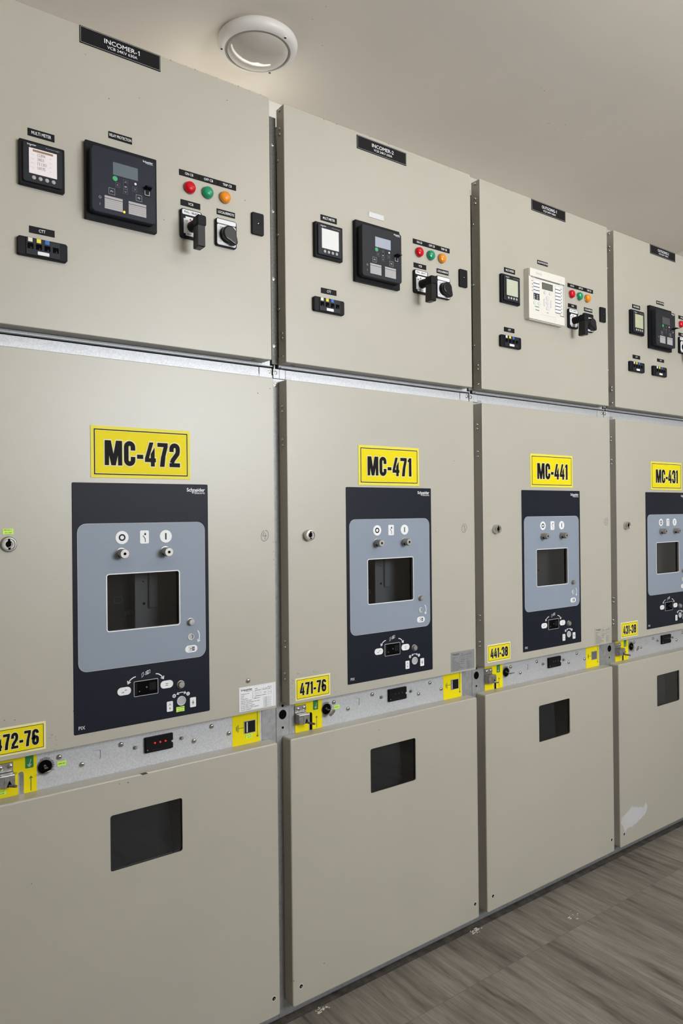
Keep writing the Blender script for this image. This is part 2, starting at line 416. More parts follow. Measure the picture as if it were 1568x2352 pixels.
def cabinet(k):
    c = CAB[k]
    root = thing('switchgear_cabinet', 'pale grey steel switchgear cabinet, %s' % c['desc'], 'cabinet', (PITCH * k, 0, 0), 'row of switchgear cabinets')
    roots.append(root)
    # ---------------- carcass and frame
    b = MB()
    for u in (.010, .737):
        b.box(u, u + .003, .046, .84, -.0225, 2.385, 'galvanised')
    b.box(.010, .740, .838, .841, -.0225, 2.385, 'galvanised'); b.box(.010, .740, .05, .84, 2.380, 2.385, 'galvanised')
    b.box(.013, .737, .30, .303, -.0225, 2.380, 'interior'); b.box(.013, .737, .05, .30, .775, .778, 'interior'); b.box(.013, .737, .05, .30, 1.69, 1.693, 'interior')
    b.build('carcass', root)
    b = MB()
    b.box(.0207, .0385, .0408, .048, .60, 1.700, 'post_steel'); b.box(.6858, .7288, .0408, .048, .60, 1.700, 'post_steel')       # side uprights
    b.box(.0200, .6870, .0410, .048, 1.640, 1.7182, 'galvanised', .0008, 1)                                            # band between the doors
    b.box(.6880, .7262, .0398, .048, 1.640, 1.7182, 'galvanised', .0008, 1); b.box(.0, .0190, .0398, .048, 1.6925, 1.7182, 'galvanised', .0008, 1)
    b.box(.0, .7235, .0430, .048, 1.7206, 1.7500, 'galvanised', .001, 1)                                               # sill under the upper door
    b.box(.0, .7235, .0300, .048, 1.7206, 1.7232, 'galvanised', .0006, 1)
    b.box(.7275, .7462, .0400, .048, 1.7300, 2.3955, 'joint_steel', .0006, 1)                                           # joint strip beside the upper door
    b.box(.0, .7290, .0400, .060, -.0225, .060, 'post_steel', .0006, 1)                                                # plinth
    fr = b.build('frame', root)
    for v in (2.3207, 2.142, 1.960, 1.7797): put('bolt', 'bolt', fr, .7368, .040, v)
    put('bolt', 'bolt', fr, .7175, .0398, 1.7084)
    # ---------------- upper door
    b = MB(); U0, U1 = -.003, .7030
    b.prism(rr(U0, U1, 1.7305, 2.4180, .0032, 3), 0, .037, 'door_paint', .0016, 2)
    for u in (.03, .66): b.lathe(u, 1.7305, [(.006, -.0001), (.006, -.0008)], 'dirt_soft', 14, axis='z', d=.02)
    if k == 0:
        specks(b, -.0002, [(.229, 2.357), (.281, 2.275), (.352, 2.30), (.58, 2.37), (.41, 2.03), (.628, 2.13)]); specks(b, -.0002, [(.43 + .03 * i + random.uniform(0, .02), 2.417) for i in range(9)], 'dirt_shade', .0011)
    else: specks(b, -.0002, [(random.uniform(.1, .65), 2.4165) for i in range(5)], 'dirt_shade', .0014)
    ud = b.build('upper_door', root)
    for d, v in ((.0195, 2.4080), (.0202, 2.3583), (.0204, 2.3435), (.0310, 2.2775), (.0325, 2.078), (.0315, 1.878), (.0170, 1.8099), (.0171, 1.7971), (.0150, 1.7478)):
        put('rivet', 'rivet', ud, U0, d, v)
    # ---------------- middle door
    b = MB(); M0, M1 = -.003, .7070
    win = rr(.2655 + c['pdx'], .4385 + c['pdx'], 1.0665, 1.1945, .005, 4)
    b.prism(rr(M0, M1, .8205, 1.6845, .0032, 4), 0, .038, 'door_paint', .0016, 2, back=False, hole=win, holed=.004)
    b.build_later = None
    nu, nv = {'4': (.6765, 1.272), '3': (.6585, 1.277), '2': (.677, 1.2868)}.get(c['num'], (0, 0))
    if c['num']:
        w = .0009
        b.stroke([(nu + .0105 * math.cos(t) + .002 * math.sin(t), nv + .014 * math.sin(t)) for t in [1.9 + 6.0 * i / 20 for i in range(21)]], w, -.0003, 'black')
        if c['num'] == '4': b.stroke([(nu - .001, nv + .009), (nu - .006, nv - .001), (nu + .006, nv + .000)], w, -.0003, 'black'); b.stroke([(nu + .003, nv + .006), (nu + .000, nv - .010)], w, -.0003, 'black')
        if c['num'] == '3': b.stroke([(nu - .004, nv + .006), (nu + .001, nv + .009), (nu + .003, nv + .005), (nu - .001, nv + .001), (nu + .004, nv - .001), (nu + .004, nv - .006), (nu - .002, nv - .008)], w, -.0003, 'black')
        if c['num'] == '2': b.stroke([(nu - .002, nv + .006), (nu + .002, nv + .008), (nu + .003, nv + .004), (nu - .005, nv - .006), (nu - .001, nv - .005), (nu + .005, nv - .006)], w, -.0003, 'black')
    u0, u1, v0, v1 = c['ss']
    if k == 0:
        specks(b, -.0002, [(u1 + random.uniform(.004, .022), random.uniform(.815, .86)) for i in range(16)], 'dirt_soft', .0012)
        specks(b, -.0002, [(.697, 1.655), (.66, 1.64), (.19, .9), (.702, 1.255), (.7015, 1.23), (.703, 1.21), (.05, .905), (.07, .902)], 'dirt_shade', .0011)
    if k == 1:
        for i in range(46):
            s_ = random.choice('ltr'); t = random.random()
            p = (u0 - .006 - random.uniform(0, .006), v0 + t * (v1 - v0)) if s_ == 'l' else (u0 + t * (u1 - u0), v1 + random.uniform(.003, .016)) if s_ == 't' else (u1 + random.uniform(.004, .028), v0 + t * (v1 - v0 + .02))
            specks(b, -.0002, [p], random.choice(['dirt_shade', 'dirt_soft', 'dirt_soft']), .0009)
        specks(b, -.0002, [(.617, 1.49), (.25, 1.49), (.24, 1.42), (.535, 1.27)], 'dirt_shade', .0013)
    if k == 2: specks(b, -.0002, [(u1 + random.uniform(.004, .02), random.uniform(.84, .90)) for i in range(12)] + [(.31, 1.62), (.10, .95)], 'dirt_soft', .0011)
    md = b.build('middle_door', root)
    for d, v in ((.0220, 1.6157), (.0222, 1.6014), (.0210, 1.5264), (.0212, 1.5108), (.0183, .9879), (.0184, .9716), (.0208, .9015), (.0210, .8863)):
        put('rivet', 'rivet', md, M0, d, v)
    if k == 0: put('screw', 'screw', md, .6234, 0, .9041)
    # ---------------- lower door with a viewing window
    b = MB(); L0, L1 = -.0015, .7095
    lw = rr(.2685, .4420, .5225, .6500, .006, 4)
    b.prism(rr(L0, L1, .0190, .7300, .006, 4), 0, .039, 'door_paint', .0035, 3, back=False, hole=lw, holed=.0035)
    if k == 3:
        rs = random.Random(4); P = [(.0064, .1290), (.016, .139), (.028, .140), (.040, .147), (.055, .149), (.068, .158), (.082, .162), (.095, .155), (.110, .154), (.122, .146), (.138, .147), (.150, .140), (.162, .141), (.170, .150), (.177, .157), (.180, .148), (.187, .140), (.185, .128), (.178, .114), (.164, .104), (.150, .103), (.138, .096), (.120, .094), (.104, .086), (.092, .087), (.079, .081), (.062, .086), (.046, .086), (.036, .078), (.029, .062), (.027, .080), (.020, .096), (.010, .108), (.004, .118)]
        Q = []
        for i, p in enumerate(P):
            q = P[(i + 1) % len(P)]; Q += [p] + [(p[0] + (q[0] - p[0]) * t + rs.uniform(-.0018, .0018), p[1] + (q[1] - p[1]) * t + rs.uniform(-.0022, .0022)) for t in (.33, .66)]
        t = MB(); b.poly(Q, -.0003, 'primer')
    if k == 0: specks(b, -.0002, [(.10, .55), (.29, .718), (.31, .716)], 'dirt_shade', .0012); b.poly([(.338, .7305), (.352, .7308), (.358, .7262), (.345, .7255)], -.0002, 'dirt_shade')
    if k == 1: specks(b, -.0002, [(.10, .10), (.30, .70), (.002, .09)], 'dirt_shade', .0014)
    ld = b.build('lower_door', root)
    MB().poly(rr(.2600, .4500, .515, .657, .002), .0052, 'pane').build('window_pane', ld, 'dark glass window pane')
    b = MB(); b.prism([(.4285, .66), (.20, .66), (.20, .47), (.4440, .47)], .062, .064, 'interior_plate'); b.build('inner_plate', ld)  # grey plate behind the pane, its slanted edge emulates a tone break
    put('hole', 'bolt_hole', ld, .0245, 0, .0670); put('hole', 'bolt_hole', ld, .6905, 0, .0682)
    # ---------------- name plate and small captions
    u0, u1, v0, v1 = c['pl']; h = v1 - v0; w = u1 - u0
    b = MB(); b.box(u0, u1, -.0018, 0, v0, v1, 'label_black', .0003, 1); b.stroke([(u0 + .002, v0 + .002), (u1 - .002, v0 + .002), (u1 - .002, v1 - .002), (u0 + .002, v1 - .002)], .0007, -.0021, 'label_grey', closed=True)
    pt = c['plate'][0]; e1 = u0 + w * .73
    if pt.endswith('1'):
        b.text(pt[:-1], u0 + w * .29, u0 + w * .695, v0 + h * .48, v0 + h * .75, -.0021, 'white', .01)
        b.stroke([(e1 - .0012, v0 + h * .48), (e1 - .0012, v0 + h * .75)], .0017, -.0021, 'white'); b.stroke([(e1 - .0042, v0 + h * .67), (e1 - .0012, v0 + h * .735)], .0014, -.0022, 'white')
    else: b.text(pt, u0 + w * .29, e1, v0 + h * .48, v0 + h * .75, -.0021, 'white', .01)
    b.text(c['plate'][1], u0 + w * .325, u0 + w * .70, v0 + h * .21, v0 + h * .38, -.0021, 'white', .006)
    b.build('name_plate', root, 'black plate reading %s' % c['plate'][0])
    lm = 'label_black'
    m0 = c['mm']; label_plate(root, 'MULTI METER', m0, m0 + .0547, 2.1345 + (.005 if k == 0 else 0), 2.1503 + (.005 if k == 0 else 0), lm, tw=.74, label='black caption reading MULTI METER')
    u0, u1, v0, v1 = c['rl']
    if k == 1: label_plate(root, None, u0, u1, v0, v1, 'dull_white', label='blank silver label')
    else: label_plate(root, 'RELAY PROTECTION', u0, u1, v0, v1, lm, tw=.93, label='black caption reading RELAY PROTECTION')
    u0, u1, v0, v1 = c['ll']; w3 = (u1 - u0) / 3
    for i, t in enumerate(('ON CB', 'OFF CB', 'TRIP CB')):
        label_plate(root, t, u0 + i * w3 + .0004, u0 + (i + 1) * w3 - .0004, v0, v1, lm, tw=(.42, .48, .50)[i], label='black caption reading %s' % t)
    sx = {0: 0, 1: .0015, 2: .004, 3: .0125}[k]
    label_plate(root, 'VCB', .4522 + sx, .5034 + sx, 2.0755 - (.004 if k else 0), 2.0898 - (.004 if k else 0), lm, tw=.26, label='black caption reading VCB')
    label_plate(root, 'LOCAL/REMOTE', .5480 + sx, .5986 + sx, 2.0762 - (.004 if k else 0), 2.0903 - (.004 if k else 0), lm, tw=.88, label='black caption reading LOCAL/REMOTE')
    cu = {0: .1072, 1: .1117, 2: .1078, 3: .1180}[k]
    label_plate(root, 'CTT', cu, cu + .052, 1.9325 + (.0015 if k else 0), 1.9470 + (.0018 if k else 0), lm, tw=.26, label='black caption reading CTT')
    if k == 3: label_plate(root, 'PTT', .2955, .3473, 1.9416, 1.9545, lm, tw=.24, label='black caption reading PTT')
    # ---------------- multimeter
    ox = (0, .001, .001, .0085)[k]; oz = (0, -.001, -.001, .000)[k]
    b = MB(); b.prism(rr(.0861 + ox, .1793 + ox, 2.0290 + oz, 2.1247 + oz, .003, 3), -.0105, 0, 'black', .002, 2)
    b.prism(rr(.0925 + ox, .1729 + ox, 2.0350 + oz, 2.1190 + oz, .004, 3), -.0155, -.0105, 'relay_grey', .002, 2)
    b.text('Schneider', .101 + ox, .1195 + ox, 2.1128 + oz, 2.1158 + oz, -.0158, 'white', .02); b.stroke(circ(.1075 + ox, 2.1116 + oz, .0010, 8), .0006, -.0158, 'white', closed=True)
    b.text('PowerLogic', .139 + ox, .1665 + ox, 2.1124 + oz, 2.1150 + oz, -.0158, 'strip_grey', .01)
    mt = b.build('multimeter', root)
    b = MB(); s0, s1, t0, t1 = .1045 + ox, .1612 + ox, 2.0535 + oz, 2.1072 + oz; b.box(s0, s1, -.0162, -.0155, t0, t1, c['lcd'])
    if k == 0:
        b.poly([(s0 + .0075, t1 - .0025), (s1 - .008, t1 - .0025), (s1 - .008, t1 - .007), (s0 + .0075, t1 - .007)], -.0164, 'brown_bar')
        for i, t in enumerate(('12.894', '340.0', '13.1301', '169.95')):
            y = t1 - .0155 - i * .0092; b.text(t, s0 + .017, s0 + .017 + .0026 * len(t), y, y + .0066, -.0164, 'lcd_ink', .0)
            b.text('Uavg', s0 + .003, s0 + .010, y + .001, y + .0035, -.0164, 'strip_grey'); b.text('kV', s1 - .015, s1 - .011, y, y + .0025, -.0164, 'strip_grey')
    else:
        for i in range(5): y = t1 - .008 - i * .0085; b.stroke([(s0 + .006, y), (s0 + .012 + .03 * random.random(), y)], .0006, -.0164, 'dull_white')
    b.build('meter_screen', mt)
    for u in (.1140, .1272, .1405, .1540):
        MB().lathe(u + ox, 2.0452 + oz, [(.0042, -.0155), (.0042, -.0165), (.0034, -.0172), (.0002, -.0173)], 'strip_grey' if k in (0, 2, 3) else 'label_grey', 16).build('meter_button', mt)
    # ---------------- protection relay
    if k != 2: relay(root, k, c)
    else: ivory_relay(root)
    # ---------------- indicator lamps
    lx = (0, -.0002, -.0003, .0050)[k]; lz = (0, -.0022, -.0010, .000)[k]
    for i, (nm, m) in enumerate((('red', 'red_lens'), ('green', 'green_lens'), ('amber', 'amber_lens'))):
        u, v = .4749 + i * .0475 + lx, 2.1218 + lz
        b = MB(); b.lathe(u, v, [(.0150, 0), (.0150, -.0020), (.0144, -.0024)], 'dark_steel', 28)
        lp = b.build('indicator_lamp', root, '%s indicator lamp' % nm)
        b = MB(); b.lathe(u, v, [(.0143, -.0020), (.0143, -.0070), (.0132, -.0100), (.0108, -.0122), (.0075, -.0136), (.0035, -.0143), (.0002, -.0145)], m, 14, smooth=False)
        b.build('lens', lp)
    # ---------------- pull-select pistol grip switch
    sx = (0, .0005, .0005, .0095)[k]; sz = (0, -.003, -.001, .000)[k]
    b = MB(); b.prism(rr(.4490 + sx, .5045 + sx, 1.9962 + sz, 2.0662 + sz, .006, 4), -.0085, 0, 'black', .0012, 2)
    b.prism(rr(.4525 + sx, .5010 + sx, 2.0520 + sz, 2.0640 + sz, .003, 3), -.0090, -.0085, 'white', .0002, 1)
    b.text('PULL - SELECT', .4575 + sx, .4965 + sx, 2.0562 + sz, 2.0606 + sz, -.0093, 'black', .02)
    n = .005; a0, a1, w0, w1 = .4560 + sx, .4985 + sx, 2.0015 + sz, 2.0475 + sz
    b.prism([(a1 - n, w1), (a0 + n, w1), (a0 + n, w1 - n), (a0, w1 - n), (a0, w0 + n), (a0 + n, w0 + n), (a0 + n, w0), (a1 - n, w0), (a1 - n, w0 + n), (a1, w0 + n), (a1, w1 - n), (a1 - n, w1 - n)], -.0090, -.0085, 'white')
    b.text('OFF', .4590 + sx, .4670 + sx, 2.0350 + sz, 2.0385 + sz, -.0093, 'black', .01); b.text('ON', .4880 + sx, .4940 + sx, 2.0350 + sz, 2.0385 + sz, -.0093, 'black', .01)
    b.poly(circ(.4735 + sx, 2.0415 + sz, .0025, 12), -.0093, 'red_mark'); b.text('CE', .4790 + sx, .4840 + sx, 2.0035 + sz, 2.0070 + sz, -.0093, 'black', .01); b.text('NATION', .4635 + sx, .4760 + sx, 2.0045 + sz, 2.0068 + sz, -.0093, 'black', .02)
    sw = b.build('breaker_switch', root)
    hu = .4775 + sx; hv = 2.0240 + sz; b = MB()
    b.lathe(hu, hv, [(.0130, -.0088), (.0128, -.0200), (.0115, -.0380), (.0105, -.0420)], 'black', 22)
    b.prism(rr(hu - .0120, hu + .0120, hv - .0130, hv + .0125, .005, 3), -.0640, -.0400, 'black', .003, 2)
    t0 = 1.9615 + sz
    b.rings([[(hu - .0095, -.0625, hv), (hu + .0085, -.0625, hv), (hu + .0085, -.0375, hv), (hu - .0095, -.0375, hv)],
             [(hu - .0090, -.0620, t0 + .002), (hu + .0090, -.0620, t0 + .002), (hu + .0090, -.0340, t0 + .002), (hu - .0090, -.0340, t0 + .002)],
             [(hu - .0075, -.0605, t0), (hu + .0075, -.0605, t0), (hu + .0075, -.0355, t0), (hu - .0075, -.0355, t0)]], 'black_gloss')
    b.build('pistol_grip_handle', sw)
    # ---------------- local / remote selector
    b = MB(); b.prism(rr(.5420 + sx, .5995 + sx, 1.9962 + sz, 2.0650 + sz, .006, 4), -.0080, 0, 'black', .0012, 2)
    if k != 2: b.prism(rr(.5445 + sx, .5970 + sx, 2.0520 + sz, 2.0628 + sz, .003, 3), -.0085, -.0080, 'white', .0002, 1)
    b.prism(rr(.5450 + sx, .5965 + sx, 1.9990 + sz, 2.0500 + sz, .004, 3), -.0085, -.0080, 'white', .0002, 1); b.stroke(rr(.5475 + sx, .5940 + sx, 2.0012 + sz, 2.0478 + sz, .003, 2), .0004, -.0087, 'label_grey', closed=True)
    b.text('LOCAL', .5500 + sx, .5625 + sx, 2.0415 + sz, 2.0448 + sz, -.0087, 'black', .0); b.text('REMOTE', .5770 + sx, .5915 + sx, 2.0415 + sz, 2.0448 + sz, -.0087, 'black', .0)
    b.text('CE', .5490 + sx, .5560 + sx, 2.0055 + sz, 2.0090 + sz, -.0087, 'black', .0); b.text('AIRON', .5760 + sx, .5915 + sx, 2.0030 + sz, 2.0058 + sz, -.0087, 'black', .03)
    ss = b.build('selector_switch', root)
    ku, kv = .5710 + sx, 2.0255 + sz; an = math.radians(-52); T = lambda a, r: (ku + r * math.cos(an + math.radians(a)), kv + r * math.sin(an + math.radians(a)))
    b = MB(); b.lathe(ku, kv, [(.0200, -.0082), (.0196, -.0150), (.0186, -.0165)], 'black', 26)
    tear = [T(a, .0185) for a in range(45, 325, 15)] + [T(-22, .0240), T(-11, .0290), T(-4, .0305), T(4, .0305), T(11, .0290), T(22, .0240)]
    b.prism(tear, -.0280, -.0150, 'black_gloss', .0035, 3)
    b.build('selector_knob', ss)
    # ---------------- small black latch at the right
    b = MB(); la = (.6440 + (.001, .001, .003, .003)[k]); b.prism(rr(la, la + .0350, 2.0480 - (.002 if k else 0), 2.1045 - (.002 if k else 0), .004, 3), -.0065, 0, 'black', .0015, 2)
    lt = b.build('door_latch', root)
    b = MB(); b.lathe(la + .0190, 2.0772, [(.0034, -.0066), (.0034, -.0069)], 'void', 16); b.lathe(la + .0180, 2.0770, [(.0017, -.0066), (.0015, -.0078), (.0002, -.0081)], 'steel', 12); b.build('latch_pin', lt)
    # ---------------- test block(s)
    test_block(root, (.0818, .0825, .0822, .0860)[k], 1.8800, k)
    if k == 3: test_block(root, .2520, 1.8802, 5)
    # ---------------- code signs
    u0, u1, v0, v1 = c['sign']; b = MB(); b.box(u0, u1, -.0012, 0, v0, v1, 'yellow_pale', .0003, 1)
    w = u1 - u0; h = v1 - v0; i0 = .0085
    b.poly([(u0 + i0, v0 + i0), (u1 - i0, v0 + i0), (u1 - i0, v1 - i0), (u0 + i0, v1 - i0)], -.0014, 'yellow'); b.stroke([(u0 + i0, v0 + i0), (u1 - i0, v0 + i0), (u1 - i0, v1 - i0), (u0 + i0, v1 - i0)], .0022, -.0016, 'ink', closed=True)
    j0 = i0 + .0018; b.stroke([(u0 + j0, v0 + j0), (u1 - j0, v0 + j0), (u1 - j0, v1 - j0), (u0 + j0, v1 - j0)], .0009, -.0015, 'yellow_cream', closed=True)
    tx = (.1325, .118, .122, .12)[k] if False else .131
    e0, e1 = ((.263, .4434), (.267, .4350), (.2708, .4410), (.2745, .4435))[k]; f0 = v0 + h * .245; f1 = v0 + h * .725
    b.sign_text(c['code'], e0, e1, f0, f1, -.0020, 'ink', 'yellow_cream')
    b.build('code_sign', root, 'yellow sign reading %s' % c['code'])
    u0, u1, v0, v1 = c['ss']; b = MB(); tilt = (0, .0015, .002, .0015)[k]
    b.box(u0, u1, -.0010, 0, v0, v1, 'yellow_cream', .0002, 1); i0 = .0052
    q = [(u0 + i0, v0 + i0), (u1 - i0, v0 + i0), (u1 - i0, v1 - i0), (u0 + i0, v1 - i0)]; b.poly(q, -.0012, 'yellow'); b.stroke(q, .0011, -.0014, 'ink', closed=True)
    w = u1 - u0; h = v1 - v0; b.sign_text(c['small'], u0 + w * .125, u1 - w * .125, v0 + h * .215, v0 + h * .77, -.0018, 'ink', 'yellow_cream')
    b.build('number_sign', root, 'yellow sign reading %s' % c['small'])
    # ---------------- door lock
    u, v = c['lk']; b = MB(); big = k == 0
    if big: b.lathe(u, v, [(.0165, 0), (.0165, -.0015), (.0145, -.0060), (.0140, -.0070), (.0120, -.0072), (.0110, -.0055), (.0085, -.0055)], 'knob_steel', 28)
    else: b.lathe(u, v, [(.0150, 0), (.0150, -.0120), (.0138, -.0150), (.0112, -.0152), (.0100, -.0140), (.0080, -.0140)], 'steel', 28)
    lo = b.build('door_lock', root); d = -.0057 if big else -.0142; b = MB()
    b.poly(circ(u, v, .0068, 18, .0072), d, 'void'); b.poly([(u - .0022, v + .004), (u + .0025, v + .004), (u + .0020, v + .0115), (u - .0020, v + .0115)], d - .0001, 'void'); b.poly([(u - .0010, v - .012), (u + .0025, v - .012), (u + .0035, v - .005), (u - .002, v - .005)], d - .0001, 'void')
    b.stroke(arc(u + .0005, v, .0045, .0062, -110, 30), .0014, d - .0003, 'steel'); b.build('keyhole', lo)
    if k == 0: note(root, .0495, .0705, 1.2910, 1.3031, 0, 2)
    # ---------------- rating plate
    rating_plate(root, ((.5968, .7040, .8280, .8895), (.5935, .6990, .8258, .8875), (.5983, .7027, .8255, .8875), (.600, .705, .826, .888))[k], c['rating'], k)
    control_panel(root, c['pdx'], k)
    interlock(root, k)
    return root

def relay(root, k, c):
    ox = (0, .001, 0, .003)[k]; oz = (0, -.002, 0, .000)[k]; F = -.034
    b = MB(); b.prism(rr(.2228 + ox, .3877 + ox, 1.9880 + oz, 2.1614 + oz, .002, 3), -.012, 0, 'black', .0012, 2)
    rl = b.build('protection_relay', root)
    def A(u, v): a = adj(u, v, .014); return a[0] + ox, a[1] + oz
    b = MB(); b.prism(rr(.2297 + ox, .3757 + ox, 1.9985 + oz, 2.1438 + oz, .008, 4), F, -.012, 'navy_gloss' if k == 0 else 'relay_grey', .0015, 2)
    g = F - .0003
    p0 = A(.3513, 2.1430); p1 = A(.3761, 2.1465); brand(b, p0[0], p1[0] - .001, p0[1], .0042, g, 'white')
    # keypad marks
    def sq(u, v, r, m='key_line', w=.0006): q = A(u, v); b.stroke([(q[0] - r, q[1] - r), (q[0] + r, q[1] - r), (q[0] + r, q[1] + r), (q[0] - r, q[1] + r)], w, g, m, closed=True)
    for t, (u, v) in (('F1', (.2785, 2.0564)), ('F2', (.3412, 2.0566))):
        sq(u, v, .0068, 'strip_grey'); q = A(u, v); b.text(t, q[0] - .0025, q[0] + .0025, q[1] - .0018, q[1] + .0018, g, 'white', .01)
    for (u, v) in ((.3103, 2.0847), (.3102, 2.0746), (.3101, 2.0637), (.2923, 2.0742), (.3314, 2.0743)): sq(u, v, .0050)
    q = A(.3102, 2.0746); b.text('OK', q[0] - .0028, q[0] + .0028, q[1] - .0014, q[1] + .0014, g, 'white', .01)
    for (u, v), dr in (((.3103, 2.0847), (0, 1)), ((.3101, 2.0637), (0, -1)), ((.2923, 2.0742), (-1, 0)), ((.3314, 2.0743), (1, 0))):
        q = A(u, v); n = (-dr[1], dr[0]); r = .0022
        b.stroke([(q[0] - dr[0] * r * .5 + n[0] * r, q[1] - dr[1] * r * .5 + n[1] * r), (q[0] + dr[0] * r, q[1] + dr[1] * r), (q[0] - dr[0] * r * .5 - n[0] * r, q[1] - dr[1] * r * .5 - n[1] * r)], .0006, g, 'strip_grey')
    q = A(.252, 2.0372); b.stroke(circ(q[0], q[1], .0024, 12), .0008, g, 'strip_grey', closed=True); q = A(.2518, 2.0223); b.stroke([(q[0], q[1] - .0025), (q[0], q[1] + .0025)], .0008, g, 'strip_grey')
    fr = b.build('relay_front', rl)
    (a0, b0), (a1, b1) = A(.2812, 2.0950), A(.3392, 2.1239); MB().box(a0, a1, F - .0006, F, b0, b1, c['rlcd'], .0002, 1).build('relay_screen', rl)
    q = A(.2861, 2.0872); MB().lathe(q[0], q[1], [(.0056, F), (.0056, F - .0006), (.0002, F - .0007)], 'button_green', 18).build('reset_button', rl)
    q = A(.3333, 2.0870); MB().lathe(q[0], q[1], [(.0027, F), (.0027, F - .0006), (.0002, F - .0007)], 'white', 14).build('menu_button', rl)
    for x0, x1 in ((.2621, .3030), (.3168, .3582)):
        (a0, b0), (a1, b1) = A(x0, 2.0150), A(x1, 2.0442); h = b1 - b0
        b = MB(); b.box(a0, a1, F - .0005, F, b0, b1, 'strip_grey'); b.stroke([(a0, b1 - h * .2), (a1, b1 - h * .2)], .0012, F - .0007, 'navy_gloss')
        for i in (.36, .52, .68, .84): b.stroke([(a0, b1 - h * i), (a1, b1 - h * i)], .0004, F - .0007, 'key_line')
        b.build('legend_strip', rl)
    if k == 0: q = A(.3065, 2.0164); MB().lathe(q[0], q[1], [(.0026, F), (.0026, F - .0006), (.0002, F - .0010)], 'led_amber', 12).build('status_led', rl, 'glowing amber status light')
    q = A(.3610, 2.0740); b = MB(); b.box(q[0] - .008, q[0] + .0075, F - .0004, F, q[1] - .009, q[1] + .008, 'black')
    b.stroke([(q[0] - .0055, q[1] + .004), (q[0] - .0055, q[1] - .006), (q[0] + .005, q[1] - .006), (q[0] + .005, q[1] + .003)], .0010, F - .0007, 'dull_white')
    op = b.build('port_socket', rl)
    b = MB(); v0 = q[1] + .0085; L = (.016, .018, .02, .026)[k]
    b.rings([[(q[0] - .0080, F, v0 - .002), (q[0] + .0085, F, v0 - .002), (q[0] + .0085, F, v0 + .0025), (q[0] - .0080, F, v0 + .0025)],
             [(q[0] - .0070, F - L * .7, v0 + .0005), (q[0] + .0080, F - L * .7, v0 + .0005), (q[0] + .0080, F - L * .7, v0 + .0035), (q[0] - .0070, F - L * .7, v0 + .0035)],
             [(q[0] - .0055, F - L, v0 - .0015), (q[0] + .0070, F - L, v0 - .0015), (q[0] + .0070, F - L, v0 + .0005), (q[0] - .0055, F - L, v0 + .0005)]], 'black')
    b.build('port_cover', rl, 'black rubber flap over the port')

